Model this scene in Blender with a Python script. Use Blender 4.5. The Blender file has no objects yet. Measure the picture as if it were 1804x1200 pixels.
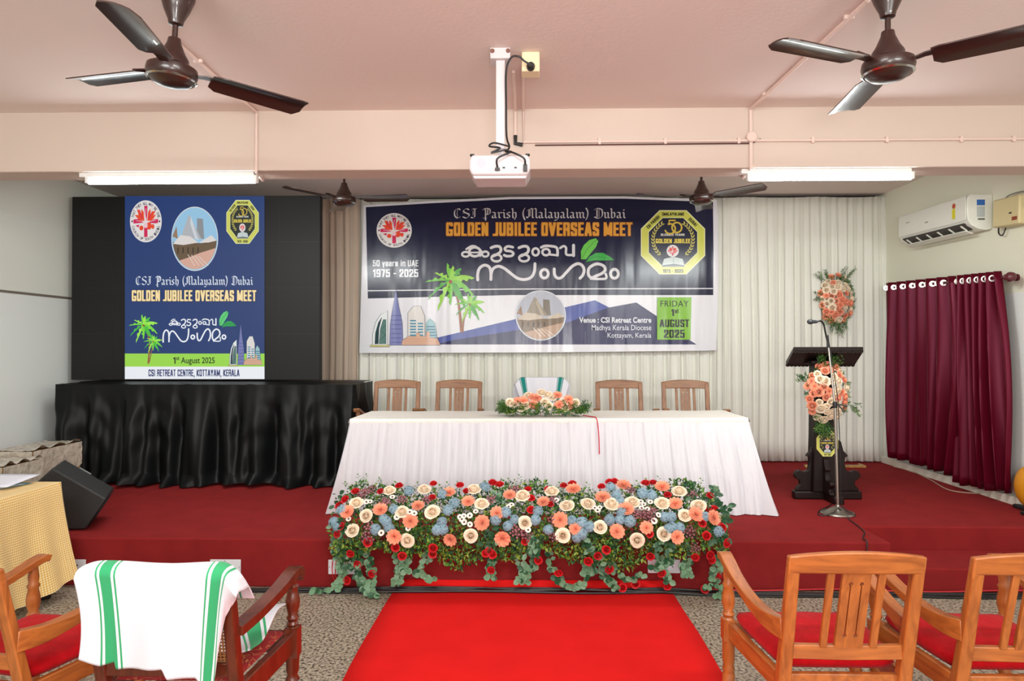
import bpy, bmesh, math, random
from mathutils import Vector, Matrix, Quaternion
R = random.Random(7)
sc = bpy.context.scene
col = sc.collection
PI = math.pi

# ------------------------------------------------------------------ camera
FPX = 1203.0
YAW = math.atan(26 / FPX)
PITCH = math.atan(12 / FPX)
EYE = Vector((0, 0, 1.65))
cf = Vector((-math.sin(YAW) * math.cos(PITCH), math.cos(YAW) * math.cos(PITCH), math.sin(PITCH)))
cr = Vector((math.cos(YAW), math.sin(YAW), 0))
cu = cr.cross(cf)
cam_data = bpy.data.cameras.new('camera')
cam_data.sensor_width = 36
cam_data.lens = 36 * FPX / 1804
cam_data.clip_start = 0.05
cam = bpy.data.objects.new('camera', cam_data)
cam.matrix_world = Matrix(((cr.x, cu.x, -cf.x, EYE.x), (cr.y, cu.y, -cf.y, EYE.y), (cr.z, cu.z, -cf.z, EYE.z), (0, 0, 0, 1)))
col.objects.link(cam)
sc.camera = cam

def ray(px, py):
    return cf + cr * ((px - 902) / FPX) - cu * ((py - 600) / FPX)
def atY(px, py, y):          # where a sight line meets the plane y
    r = ray(px, py); return EYE + r * (y / r.y)
def atZ(px, py, z):
    r = ray(px, py); return EYE + r * ((z - EYE.z) / r.z)
def atX(px, py, x):
    r = ray(px, py); return EYE + r * (x / r.x)

# ------------------------------------------------------------------ world, lights, exposure
w = bpy.data.worlds.new('world'); sc.world = w; w.use_nodes = True
w.node_tree.nodes['Background'].inputs[0].default_value = (0.9, 0.95, 1.0, 1)
w.node_tree.nodes['Background'].inputs[1].default_value = 0.4
sc.view_settings.view_transform = 'Standard'
sc.view_settings.look = 'None'
sc.view_settings.exposure = -0.12
sc.view_settings.gamma = 1.0
sc.view_settings.use_curve_mapping = False

def area(name, loc, target, sx, sy, power, color=(1, 1, 1)):
    d = bpy.data.lights.new(name, 'AREA'); d.shape = 'RECTANGLE'; d.size = sx; d.size_y = sy
    d.energy = power; d.color = color
    o = bpy.data.objects.new(name, d); col.objects.link(o); o.location = loc
    o.rotation_euler = (Vector(target) - Vector(loc)).to_track_quat('-Z', 'Y').to_euler()
    return o
# daylight from the hall's windows behind the photographer, and the hall's own ceiling tubes
area('hall_window_light', (-1.2, -4.6, 1.75), (0, 4, 1.5), 3.0, 1.9, 170, (1.0, 0.985, 0.96))
area('hall_window_light', (3.2, -4.6, 1.75), (0.6, 4, 1.5), 2.2, 1.9, 125, (1.0, 0.985, 0.96))
area('hall_overhead_light', (-1.6, 0.6, 2.85), (-1.6, 3.2, 0.6), 1.2, 0.12, 45, (0.95, 1.0, 0.97))
area('hall_overhead_light', (2.1, 0.6, 2.85), (2.1, 3.2, 0.6), 1.2, 0.12, 45, (0.95, 1.0, 0.97))
# the photographer's flash, tipped up so that it bounces off the ceiling
area('camera_flash', (0.25, -0.6, 1.75), (0.1, 3.0, 3.2), 0.5, 0.4, 46, (1.0, 0.97, 0.94))
area('hall_overhead_light', (0.05, 1.35, 3.2), (0.05, 3.3, 0), 1.2, 0.2, 40, (1.0, 0.99, 0.96))  # added overhead fill for the runner and ceiling, no lamp known here
# added fill lamps, unseen behind the beam, to brighten the stage curtain
for x in (-2.4, 2.2):
    area('stage_fill_light', (x, 5.02, 2.86), (x * 0.9, 7.2, 0.5), 1.2, 0.08, 34, (0.96, 1.0, 0.97))
TUBE_STRENGTH = 38.0

# ------------------------------------------------------------------ materials
def lin(c):
    c = c / 255.0
    return c / 12.92 if c <= 0.04045 else ((c + 0.055) / 1.055) ** 2.4
def rgb(c): return (lin(c[0]), lin(c[1]), lin(c[2]), 1)
MATS = {}
def mat(name, c, rough=0.5, metal=0.0, noise=None, bump=None, spec=0.5, sheen=0.0, coat=0.0, vary=0.0, trans=0.0):
    if name in MATS: return MATS[name]
    m = bpy.data.materials.new(name); m.use_nodes = True; nt = m.node_tree; N = nt.nodes; L = nt.links
    b = N['Principled BSDF']
    b.inputs['Base Color'].default_value = rgb(c); b.inputs['Roughness'].default_value = rough
    b.inputs['Metallic'].default_value = metal; b.inputs['Specular IOR Level'].default_value = spec
    b.inputs['Sheen Weight'].default_value = sheen; b.inputs['Coat Weight'].default_value = coat
    b.inputs['Transmission Weight'].default_value = trans
    tc = N.new('ShaderNodeTexCoord')
    src = None
    if noise:
        sc_, amt = noise[0], noise[1]
        mp = N.new('ShaderNodeMapping'); L.new(tc.outputs['Object'], mp.inputs[0])
        if len(noise) > 2: mp.inputs['Scale'].default_value = noise[2]
        n = N.new('ShaderNodeTexNoise'); n.inputs['Scale'].default_value = sc_; n.inputs['Detail'].default_value = 4
        L.new(mp.outputs[0], n.inputs['Vector'])
        mr = N.new('ShaderNodeMapRange'); mr.inputs[1].default_value = 0.25; mr.inputs[2].default_value = 0.75
        mr.inputs[3].default_value = 1 - amt; mr.inputs[4].default_value = 1 + amt
        L.new(n.outputs['Fac'], mr.inputs[0]); src = mr.outputs[0]
    if vary:
        oi = N.new('ShaderNodeObjectInfo'); mv = N.new('ShaderNodeMapRange')
        mv.inputs[3].default_value = 1 - vary; mv.inputs[4].default_value = 1 + vary
        L.new(oi.outputs['Random'], mv.inputs[0])
        if src:
            mm = N.new('ShaderNodeMath'); mm.operation = 'MULTIPLY'; L.new(src, mm.inputs[0]); L.new(mv.outputs[0], mm.inputs[1]); src = mm.outputs[0]
        else: src = mv.outputs[0]
    if src:
        vm = N.new('ShaderNodeVectorMath'); vm.operation = 'SCALE'
        vm.inputs[0].default_value = rgb(c)[:3]; L.new(src, vm.inputs['Scale']); L.new(vm.outputs[0], b.inputs['Base Color'])
    if bump:
        n2 = N.new('ShaderNodeTexNoise'); n2.inputs['Scale'].default_value = bump[0]; n2.inputs['Detail'].default_value = 3
        mp2 = N.new('ShaderNodeMapping'); L.new(tc.outputs['Object'], mp2.inputs[0])
        if len(bump) > 2: mp2.inputs['Scale'].default_value = bump[2]
        L.new(mp2.outputs[0], n2.inputs['Vector'])
        bp = N.new('ShaderNodeBump'); bp.inputs['Strength'].default_value = bump[1]; bp.inputs['Distance'].default_value = 0.02
        L.new(n2.outputs['Fac'], bp.inputs['Height']); L.new(bp.outputs[0], b.inputs['Normal'])
    MATS[name] = m
    return m
def emat(name, c, s=1.0):
    if name in MATS: return MATS[name]
    m = bpy.data.materials.new(name); m.use_nodes = True; b = m.node_tree.nodes['Principled BSDF']
    b.inputs['Base Color'].default_value = (0.004, 0.004, 0.004, 1); b.inputs['Roughness'].default_value = 0.7
    b.inputs['Emission Color'].default_value = rgb(c); b.inputs['Emission Strength'].default_value = s
    MATS[name] = m; return m
def wood(name, c, rough=0.38, dark=0.62, scale=1.0, coat=0.25):
    if name in MATS: return MATS[name]
    m = bpy.data.materials.new(name); m.use_nodes = True; nt = m.node_tree; N = nt.nodes; L = nt.links
    b = N['Principled BSDF']; b.inputs['Roughness'].default_value = rough; b.inputs['Coat Weight'].default_value = coat
    b.inputs['Specular IOR Level'].default_value = 0.25 + coat
    b.inputs['Coat Roughness'].default_value = 0.25
    tc = N.new('ShaderNodeTexCoord'); oi = N.new('ShaderNodeObjectInfo')
    ad = N.new('ShaderNodeVectorMath'); ad.operation = 'ADD'; L.new(tc.outputs['Object'], ad.inputs[0]); L.new(oi.outputs['Random'], ad.inputs[1])
    mp = N.new('ShaderNodeMapping'); mp.inputs['Scale'].default_value = (14 * scale, 14 * scale, 1.6 * scale); L.new(ad.outputs[0], mp.inputs[0])
    n = N.new('ShaderNodeTexNoise'); n.inputs['Scale'].default_value = 2.2; n.inputs['Detail'].default_value = 6; n.inputs['Distortion'].default_value = 1.2
    L.new(mp.outputs[0], n.inputs['Vector'])
    cr_ = N.new('ShaderNodeValToRGB'); a = rgb(c); cr_.color_ramp.elements[0].position = 0.32; cr_.color_ramp.elements[1].position = 0.62
    cr_.color_ramp.elements[0].color = (a[0] * dark, a[1] * dark * 0.9, a[2] * dark * 0.85, 1); cr_.color_ramp.elements[1].color = a
    L.new(n.outputs['Fac'], cr_.inputs[0]); L.new(cr_.outputs[0], b.inputs['Base Color'])
    MATS[name] = m; return m
def grain(m, axis):
    name = m.name + '_grain_' + axis
    if name in MATS: return MATS[name]
    c = m.copy(); c.name = name
    for n in c.node_tree.nodes:
        if n.type == 'MAPPING':
            a, b_ = max(n.inputs['Scale'].default_value), min(n.inputs['Scale'].default_value)
            n.inputs['Scale'].default_value = (b_, a, a) if axis == 'x' else (a, b_, a)
    MATS[name] = c; return c
def uvmat(name, rough=0.8, sheen=0.0, bump=None):
    m = bpy.data.materials.new(name); m.use_nodes = True; nt = m.node_tree
    b = nt.nodes['Principled BSDF']; b.inputs['Roughness'].default_value = rough; b.inputs['Sheen Weight'].default_value = sheen
    b.inputs['Specular IOR Level'].default_value = 0.25
    uv = nt.nodes.new('ShaderNodeUVMap'); sp = nt.nodes.new('ShaderNodeSeparateXYZ'); nt.links.new(uv.outputs[0], sp.inputs[0])
    if bump:
        n2 = nt.nodes.new('ShaderNodeTexNoise'); n2.inputs['Scale'].default_value = bump[0]
        bp = nt.nodes.new('ShaderNodeBump'); bp.inputs['Strength'].default_value = bump[1]; bp.inputs['Distance'].default_value = 0.01
        nt.links.new(uv.outputs[0], n2.inputs['Vector'])
        nt.links.new(n2.outputs['Fac'], bp.inputs['Height']); nt.links.new(bp.outputs[0], b.inputs['Normal'])
    MATS[name] = m
    return m, nt, b, sp
def towel_mat(name, stops, base=(232, 232, 238)):
    m, nt, b, sp = uvmat(name, 0.95, 0.15, (260, 0.25))
    cr_ = nt.nodes.new('ShaderNodeValToRGB'); cr_.color_ramp.interpolation = 'CONSTANT'
    els = cr_.color_ramp.elements
    while len(els) > 1: els.remove(els[-1])
    els[0].position = 0; els[0].color = rgb(base)
    for p, c in stops:
        e = els.new(p); e.color = rgb(c)
    nt.links.new(sp.outputs[0], cr_.inputs[0]); nt.links.new(cr_.outputs[0], b.inputs['Base Color'])
    return m

# ------------------------------------------------------------------ mesh builder
class MB:
    def __init__(s): s.v = []; s.f = []; s.mi = []; s.uv = {}; s.cur = 0; s.M = None
    def vert(s, p):
        p = Vector(p)
        if s.M is not None: p = s.M @ p
        s.v.append(p); return len(s.v) - 1
    def add(s, vs, fs, uvs=None):
        o = len(s.v)
        for p in vs: s.vert(p)
        for f in fs:
            if uvs is not None: s.uv[len(s.f)] = [uvs[i] for i in f]
            s.f.append([i + o for i in f]); s.mi.append(s.cur)
        return s
    def box(s, c, d, rot=None):
        x, y, z = d[0] / 2, d[1] / 2, d[2] / 2
        vs = [Vector((i * x, j * y, k * z)) for k in (-1, 1) for j in (-1, 1) for i in (-1, 1)]
        if rot is not None: vs = [rot @ p for p in vs]
        vs = [p + Vector(c) for p in vs]
        return s.add(vs, [(0, 2, 3, 1), (4, 5, 7, 6), (0, 1, 5, 4), (2, 6, 7, 3), (0, 4, 6, 2), (1, 3, 7, 5)])
    def frame(s, d):
        d = Vector(d).normalized(); a = Vector((0, 0, 1)) if abs(d.z) < 0.95 else Vector((1, 0, 0))
        u = d.cross(a).normalized(); return u, u.cross(d).normalized()
    def tube(s, pts, r, n=8, caps=True):
        pts = [Vector(p) for p in pts]; k = len(pts)
        rs = r if isinstance(r, (list, tuple)) else [r] * k
        ds = []
        for i in range(k):
            d = (pts[min(i + 1, k - 1)] - pts[max(i - 1, 0)])
            ds.append(d.normalized() if d.length > 1e-9 else Vector((0, 0, 1)))
        u, v = s.frame(ds[0]); vs = []
        for i in range(k):
            u = (u - ds[i] * u.dot(ds[i]))
            if u.length < 1e-6: u, _ = s.frame(ds[i])
            u.normalize(); v = ds[i].cross(u)
            for j in range(n):
                a = 2 * PI * j / n
                vs.append(pts[i] + (u * math.cos(a) + v * math.sin(a)) * rs[i])
        fs = [(i * n + j, i * n + (j + 1) % n, (i + 1) * n + (j + 1) % n, (i + 1) * n + j) for i in range(k - 1) for j in range(n)]
        if caps: fs += [tuple(range(n - 1, -1, -1)), tuple((k - 1) * n + j for j in range(n))]
        return s.add(vs, fs)
    def bar(s, pts, w, h, side=(1, 0, 0)):
        # rectangular section swept along a path; side is the width direction
        pts = [Vector(p) for p in pts]; k = len(pts); vs = []; sd = Vector(side).normalized()
        ws = w if isinstance(w, (list, tuple)) else [w] * k
        hs = h if isinstance(h, (list, tuple)) else [h] * k
        for i in range(k):
            d = (pts[min(i + 1, k - 1)] - pts[max(i - 1, 0)]).normalized()
            u = (sd - d * sd.dot(d)).normalized(); v = d.cross(u)
            for a, b in ((-1, -1), (1, -1), (1, 1), (-1, 1)): vs.append(pts[i] + u * a * ws[i] / 2 + v * b * hs[i] / 2)
        fs = [(i * 4 + j, i * 4 + (j + 1) % 4, (i + 1) * 4 + (j + 1) % 4, (i + 1) * 4 + j) for i in range(k - 1) for j in range(4)]
        fs += [(3, 2, 1, 0), tuple((k - 1) * 4 + j for j in range(4))]
        return s.add(vs, fs)
    def lathe(s, prof, c=(0, 0, 0), n=20, axis=None):
        c = Vector(c); q = Vector(axis).normalized().to_track_quat('Z', 'Y') if axis else Quaternion()
        k = len(prof)
        vs = [c + q @ Vector((r * math.cos(2 * PI * j / n), r * math.sin(2 * PI * j / n), z)) for r, z in prof for j in range(n)]
        fs = [(i * n + j, i * n + (j + 1) % n, (i + 1) * n + (j + 1) % n, (i + 1) * n + j) for i in range(k - 1) for j in range(n)]
        if prof[0][0] > 1e-6: fs.append(tuple(range(n - 1, -1, -1)))
        if prof[-1][0] > 1e-6: fs.append(tuple((k - 1) * n + j for j in range(n)))
        return s.add(vs, fs)
    def sheet(s, fn, nu, nv, uvfn=None):
        vs = []; uvs = []
        for j in range(nv + 1):
            for i in range(nu + 1):
                u, v = i / nu, j / nv
                vs.append(fn(u, v)); uvs.append(uvfn(u, v) if uvfn else (u, v))
        fs = [(j * (nu + 1) + i, j * (nu + 1) + i + 1, (j + 1) * (nu + 1) + i + 1, (j + 1) * (nu + 1) + i) for j in range(nv) for i in range(nu)]
        return s.add(vs, fs, uvs)
    def prism(s, poly, fn, a, b):
        # poly of (u,v) lifted by fn(u,v,w), between w=a and w=b
        n = len(poly)
        vs = [fn(u, v, a) for u, v in poly] + [fn(u, v, b) for u, v in poly]
        fs = [tuple(range(n - 1, -1, -1)), tuple(range(n, 2 * n))] + [(i, (i + 1) % n, n + (i + 1) % n, n + i) for i in range(n)]
        return s.add(vs, fs)
    def sphere(s, c, r, nu=12, nv=8, sq=(1, 1, 1)):
        prof = [(math.sin(PI * i / nv), -math.cos(PI * i / nv)) for i in range(nv + 1)]
        c = Vector(c); vs = []; 
        for i, (rr, z) in enumerate(prof):
            for j in range(nu):
                a = 2 * PI * j / nu
                vs.append(c + Vector((rr * math.cos(a) * r * sq[0], rr * math.sin(a) * r * sq[1], z * r * sq[2])))
        fs = [(i * nu + j, i * nu + (j + 1) % nu, (i + 1) * nu + (j + 1) % nu, (i + 1) * nu + j) for i in range(nv) for j in range(nu)]
        return s.add(vs, fs)
    def mesh(s, name, mats, smooth=True, angle=0.6, recalc=True):
        me = bpy.data.meshes.new(name)
        me.from_pydata([tuple(p) for p in s.v], [], s.f)
        for m in (mats if isinstance(mats, (list, tuple)) else [mats]): me.materials.append(m)
        me.polygons.foreach_set('material_index', s.mi)
        if s.uv:
            ul = me.uv_layers.new(name='UVMap')
            for pi, uvs in s.uv.items():
                p = me.polygons[pi]
                for li, uv in zip(p.loop_indices, uvs): ul.data[li].uv = uv
        if recalc:
            bm = bmesh.new(); bm.from_mesh(me); bmesh.ops.recalc_face_normals(bm, faces=bm.faces); bm.to_mesh(me); bm.free()
        if smooth:
            me.polygons.foreach_set('use_smooth', [True] * len(me.polygons))
            me.set_sharp_from_angle(angle=angle)
        me.update()
        return me
    def build(s, name, mats, parent=None, smooth=True, bevel=0.0, angle=0.6, recalc=True, solid=0.0):
        o = bpy.data.objects.new(name, s.mesh(name, mats, smooth, angle, recalc)); col.objects.link(o)
        if parent is not None: o.parent = parent
        if solid:
            md = o.modifiers.new('thickness', 'SOLIDIFY'); md.thickness = solid; md.offset = 0
        if bevel:
            md = o.modifiers.new('bevel', 'BEVEL'); md.width = bevel; md.segments = 2; md.limit_method = 'ANGLE'; md.angle_limit = 0.7
        return o

def tag(o, label=None, cat=None, group=None, kind=None):
    if label: o['label'] = label
    if cat: o['category'] = cat
    if group: o['group'] = group
    if kind: o['kind'] = kind
    return o
def thing(name, label, cat, loc=(0, 0, 0), rz=0.0, group=None):
    o = bpy.data.objects.new(name, None); o.empty_display_size = 0.1; col.objects.link(o)
    o.location = loc; o.rotation_euler = (0, 0, rz)
    return tag(o, label, cat, group)
def struct(o, label=None):
    o['kind'] = 'structure'
    if label: o['label'] = label
    return o
def copy_tree(o, parent=None):
    c = o.copy(); col.objects.link(c)
    if parent is not None: c.parent = parent
    for ch in list(o.children): copy_tree(ch, c)
    return c
def instance(name, me, parent, loc, quat, s=1.0):
    o = bpy.data.objects.new(name, me); col.objects.link(o); o.parent = parent
    o.location = loc; o.rotation_mode = 'QUATERNION'; o.rotation_quaternion = quat; o.scale = (s, s, s)
    return o
def smooth01(t): t = max(0.0, min(1.0, t)); return t * t * (3 - 2 * t)
def lerp(a, b, t): return a + (b - a) * t
def pieces(x, pts):
    if x <= pts[0][0]: return pts[0][1]
    for (a, b), (c, d) in zip(pts, pts[1:]):
        if x <= c: return b + (d - b) * (x - a) / (c - a)
    return pts[-1][1]
def spline(pts, n=6):
    P = [Vector(p) for p in pts]; out = []
    for i in range(len(P) - 1):
        p0 = P[max(i - 1, 0)]; p1 = P[i]; p2 = P[i + 1]; p3 = P[min(i + 2, len(P) - 1)]
        for k in range(n):
            t = k / n
            out.append(0.5 * ((2 * p1) + (p2 - p0) * t + (2 * p0 - 5 * p1 + 4 * p2 - p3) * t * t + (3 * p1 - p0 - 3 * p2 + p3) * t ** 3))
    out.append(P[-1]); return out
# ------------------------------------------------------------------ the room
YS = 4.68      # stage front
SH = 0.33      # stage height
XR = 4.12; XL = -4.80
YB = 8.08      # back wall
ZC = 3.295; ZS = 3.42; ZBEAM = 2.88
YB0 = 4.70; YB1 = 4.95
m_ceiling = mat('ceiling_paint', (230, 216, 210), 0.9, bump=(40, 0.05))
m_beam = mat('beam_paint', (212, 196, 184), 0.85, bump=(30, 0.05))
m_wall_left = mat('left_wall_paint', (232, 236, 226), 0.7, bump=(60, 0.04))
m_wall_right = mat('right_wall_paint', (236, 236, 216), 0.7, bump=(60, 0.04))
m_lower = mat('lower_wall_paint', (236, 241, 238), 0.6)
m_back = mat('back_wall_paint', (225, 222, 205), 0.8)

def floor_mat():
    m = bpy.data.materials.new('terrazzo_floor'); m.use_nodes = True; nt = m.node_tree; N = nt.nodes; L = nt.links
    b = N['Principled BSDF']; b.inputs['Roughness'].default_value = 0.45
    tc = N.new('ShaderNodeTexCoord')
    n1 = N.new('ShaderNodeTexNoise'); n1.inputs['Scale'].default_value = 62; n1.inputs['Detail'].default_value = 3
    L.new(tc.outputs['Object'], n1.inputs['Vector'])
    r1 = N.new('ShaderNodeValToRGB'); e = r1.color_ramp.elements
    e[0].position = 0.38; e[0].color = rgb((72, 64, 56)); e[1].position = 0.48; e[1].color = rgb((150, 138, 120))
    x = e.new(0.66); x.color = rgb((182, 172, 154))
    L.new(n1.outputs['Fac'], r1.inputs[0])
    n2 = N.new('ShaderNodeTexNoise'); n2.inputs['Scale'].default_value = 2.0; n2.inputs['Detail'].default_value = 3
    L.new(tc.outputs['Object'], n2.inputs['Vector'])
    mr = N.new('ShaderNodeMapRange'); mr.inputs[3].default_value = 0.86; mr.inputs[4].default_value = 1.1; L.new(n2.outputs['Fac'], mr.inputs[0])
    vm = N.new('ShaderNodeVectorMath'); vm.operation = 'SCALE'; L.new(r1.outputs[0], vm.inputs[0]); L.new(mr.outputs[0], vm.inputs['Scale'])
    L.new(vm.outputs[0], b.inputs['Base Color']); return m
def quad_wall(name, pts, m):
    b = MB(); b.add(pts, [tuple(range(len(pts)))]); return struct(b.build(name, m, smooth=False, recalc=False))
def slab(name, lo, hi, m, bevel=0.0):
    b = MB(); b.box([(a + c) / 2 for a, c in zip(lo, hi)], [c - a for a, c in zip(lo, hi)])
    return struct(b.build(name, m, smooth=False, bevel=bevel))
HY = -5.0
slab('floor', (XL - 0.2, HY, -0.1), (XR + 0.2, YB + 0.2, 0), floor_mat())
slab('ceiling', (XL - 0.2, HY, ZC), (XR + 0.2, YB0 + 0.02, ZC + 0.15), m_ceiling)
slab('ceiling_stage', (XL - 0.2, YB0 + 0.02, ZS), (XR + 0.2, YB + 0.2, ZS + 0.15), m_ceiling)
slab('trim_beam', (XL - 0.1, YB0, ZBEAM), (XR + 0.1, YB1, ZS + 0.05), m_beam, 0.008)
slab('wall_left', (XL - 0.15, HY, 0), (XL, YB + 0.15, ZS + 0.1), m_wall_left)
slab('wall_right', (XR, HY, 0), (XR + 0.15, YB + 0.15, ZS + 0.1), m_wall_right)
slab('wall_back', (XL, YB, 0), (XR, YB + 0.15, ZS + 0.1), m_back)
# wall behind the photographer, with the two window openings the daylight comes through
b = MB()
for x0, x1, z0, z1 in ((XL, -2.8, 0, ZC), (0.4, 2.0, 0, ZC), (4.0, XR, 0, ZC), (-2.8, 0.4, 0, 0.7), (-2.8, 0.4, 2.8, ZC), (2.0, 4.0, 0, 0.7), (2.0, 4.0, 2.8, ZC)):
    b.box(((x0 + x1) / 2, HY + 0.05, (z0 + z1) / 2), (x1 - x0, 0.1, z1 - z0))
struct(b.build('wall_front', m_wall_right, smooth=False))
# dado lines along the side walls
zl = atX(60, 519, XL).z
slab('trim_1', (XL - 0.02, HY + 0.2, zl - 0.012), (XL + 0.008, YB, zl + 0.012), mat('dado_line', (120, 112, 100), 0.6))
zr = atX(1795, 513, XR).z
slab('trim_2', (XR - 0.012, HY + 0.2, zr - 0.012), (XR + 0.02, 5.6, zr + 0.012), mat('dado_line_right', (196, 186, 172), 0.6))
# lower painted band
slab('trim_3', (XL - 0.02, HY + 0.2, 0), (XL + 0.003, YB, zl - 0.012), m_lower)
slab('trim_4', (XR - 0.003, HY + 0.2, 0), (XR + 0.02, YB, zr - 0.012), m_lower)
# baseboard on the stage along the right wall
slab('baseboard_right', (XR - 0.05, YS, SH - 0.1), (XR - 0.004, YB, SH + 0.07), mat('baseboard', (226, 222, 208), 0.5), 0.006)

m_carpet = mat('red_stage_carpet', (138, 37, 38), 0.95, noise=(7, 0.10), bump=(420, 0.35), spec=0.12)
xa = 2.46; ya = 5.10
b = MB()
b.prism([(XL, YS), (xa, YS), (xa, ya), (XR, ya), (XR, YB), (XL, YB)], lambda u, v, w_: (u, v, w_), 0, SH)
st = struct(b.build('floor_stage', m_carpet, smooth=False, bevel=0.01), 'low stage platform covered in dark red carpet')
slab('floor_step', (xa + 0.001, YS - 0.01, 0), (XR, ya - 0.001, 0.16), m_carpet, 0.01)

# red runner
m_run = mat('red_runner', (220, 28, 27), 0.9, noise=(5, 0.05), bump=(500, 0.25), spec=0.12)
b = MB()
def run(u, v):
    yy = lerp(-1.5, YS - 0.035, min(1, v * 1.02)); z = 0.006
    if v > 0.98: yy = YS - 0.035 + 0.018 * smooth01((v - 0.98) / 0.02); z = 0.006 + 0.06 * (v - 0.98) / 0.02
    xx = lerp(-0.90, 0.975, u) + 0.012 * math.sin(yy * 2.1) * (1 if u > 0.5 else -1) + (0.02 if v > 0.98 else 0) * (1 - 2 * u)
    return (xx, yy, z + 0.003 * math.sin(yy * 9 + u * 4) * (0.5 + 0.5 * math.sin(u * 7)) + 0.002)
b.sheet(run, 14, 150)
tag(b.build('carpet_runner', m_run, solid=0.004), 'bright red carpet runner laid along the floor up to the stage', 'carpet')
# ------------------------------------------------------------------ ceiling fans
m_fan = mat('brown_fan_enamel', (48, 25, 20), 0.34, coat=0.3)
m_blade = mat('brown_fan_blade', (50, 30, 24), 0.3, coat=0.4)
m_chrome = mat('chrome', (200, 200, 198), 0.18, metal=1.0)
def make_fan(label, loc, ang, group):
    t = thing('ceiling_fan', label, 'fan', loc, 0, group)
    b = MB(); b.lathe([(0.075, 0), (0.078, -0.03), (0.072, -0.09), (0.055, -0.14), (0.034, -0.185), (0.03, -0.205), (0.012, -0.21)], n=24); b.build('canopy', m_fan, t)
    b = MB(); b.lathe([(0.012, -0.2), (0.012, -0.30)], n=12); b.build('downrod', m_fan, t)
    b = MB(); b.lathe([(0.013, -0.262), (0.026, -0.268), (0.03, -0.29), (0.05, -0.335), (0.066, -0.36), (0.068, -0.385), (0.02, -0.386)], n=24); b.build('lower_cover', m_fan, t)
    b = MB(); b.lathe([(0.03, -0.38), (0.085, -0.388), (0.104, -0.40), (0.108, -0.425), (0.10, -0.45), (0.07, -0.474), (0.03, -0.482), (0.0, -0.484)], n=32); b.build('motor_housing', m_fan, t)
    b = MB(); b.lathe([(0.101, -0.4495), (0.106, -0.452), (0.098, -0.4575), (0.094, -0.4555)], n=32); b.build('trim_ring', m_chrome, t)
    for k in range(3):
        a = math.radians(ang + 120 * k)
        rot = Matrix.Rotation(a, 4, 'Z')
        b = MB(); b.M = rot
        pts = [(0.165, -0.05), (0.19, -0.066), (0.57, -0.072), (0.60, -0.05), (0.605, 0.045), (0.585, 0.064), (0.20, 0.062), (0.17, 0.05)]
        tilt = -0.16
        def lift(u, v, w_): return (u, v * math.cos(tilt), -0.405 + v * math.sin(tilt) + w_ - 0.012 * (v / 0.07) ** 2)
        n = 14; vs = []
        xs = [0.165 + (0.605 - 0.165) * i / n for i in range(n + 1)]
        def edge(x, s):
            e = pieces(x, [(0.165, 0.052), (0.19, 0.072), (0.575, 0.08), (0.605, 0.05 if s > 0 else 0.062)])
            return s * e
        for wv in (-0.003, 0.003):
            for x in xs:
                for q in range(5):
                    v = lerp(edge(x, -1), edge(x, 1), q / 4); vs.append(lift(x, v, wv))
        fs = []; K = (n + 1) * 5
        for i in range(n):
            for q in range(4):
                a0 = i * 5 + q; fs.append((a0, a0 + 1, a0 + 6, a0 + 5)); fs.append((K + a0, K + a0 + 5, K + a0 + 6, K + a0 + 1))
        ring = [i * 5 for i in range(n + 1)] + [n * 5 + q for q in range(1, 5)] + [i * 5 + 4 for i in range(n - 1, -1, -1)] + [q for q in range(3, 0, -1)]
        for i in range(len(ring)):
            c, d = ring[i], ring[(i + 1) % len(ring)]; fs.append((c, d, K + d, K + c))
        b.add(vs, fs); bl = b.build('blade', m_blade, t)
        b = MB(); b.M = rot; b.bar([(0.09, 0, -0.412), (0.14, 0, -0.402), (0.21, 0, -0.400)], [0.03, 0.045, 0.06], 0.006, (0, 1, 0)); b.build('blade_bracket', m_fan, bl)
    return t
lf = make_fan('large brown ceiling fan above the left hall, nearest the left screen', (-1.552, 3.0, ZC + 0.0), 40, 'brown three blade ceiling fans')
lf.rotation_euler.y = math.radians(4.0)
make_fan('large brown ceiling fan above the right foreground chairs', (1.575, 3.0, ZC), 83, 'brown three blade ceiling fans')
make_fan('small looking brown ceiling fan over the stage, left of the banner', (-1.67, 6.2, ZS), -7, 'brown three blade ceiling fans')
make_fan('small looking brown ceiling fan over the stage, before the banner right end', (1.58, 6.2, ZS), -47, 'brown three blade ceiling fans')

# ------------------------------------------------------------------ tube lights
m_batten = mat('white_batten', (238, 238, 236), 0.4)
m_tube = emat('lit_tube', (245, 255, 255), TUBE_STRENGTH)
def tube_light(label, x0, x1):
    xm = (x0 + x1) / 2; t = thing('tube_light', label, 'light', (xm, 4.75, ZBEAM), 0, 'lit white tube lights under the beam')
    L_ = x1 - x0
    b = MB(); b.box((-0.03, 0, -0.016), (L_ + 0.02, 0.05, 0.032)); b.build('batten', m_batten, t, bevel=0.004)
    b = MB(); b.tube([(-L_ / 2 + 0.02, -0.005, -0.060), (L_ / 2 - 0.02, -0.005, -0.060)], 0.019, 14); b.build('tube', m_tube, t)
    for s in (-1, 1):
        b = MB(); b.box((s * (L_ / 2 - 0.012), -0.003, -0.048), (0.022, 0.042, 0.05)); b.build('end_cap', m_batten, t, bevel=0.003)
tube_light('lit white tube light under the beam above the left display screen', -3.11, -1.89)
tube_light('lit white tube light under the beam above the right curtain', 1.52, 2.66)

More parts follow.
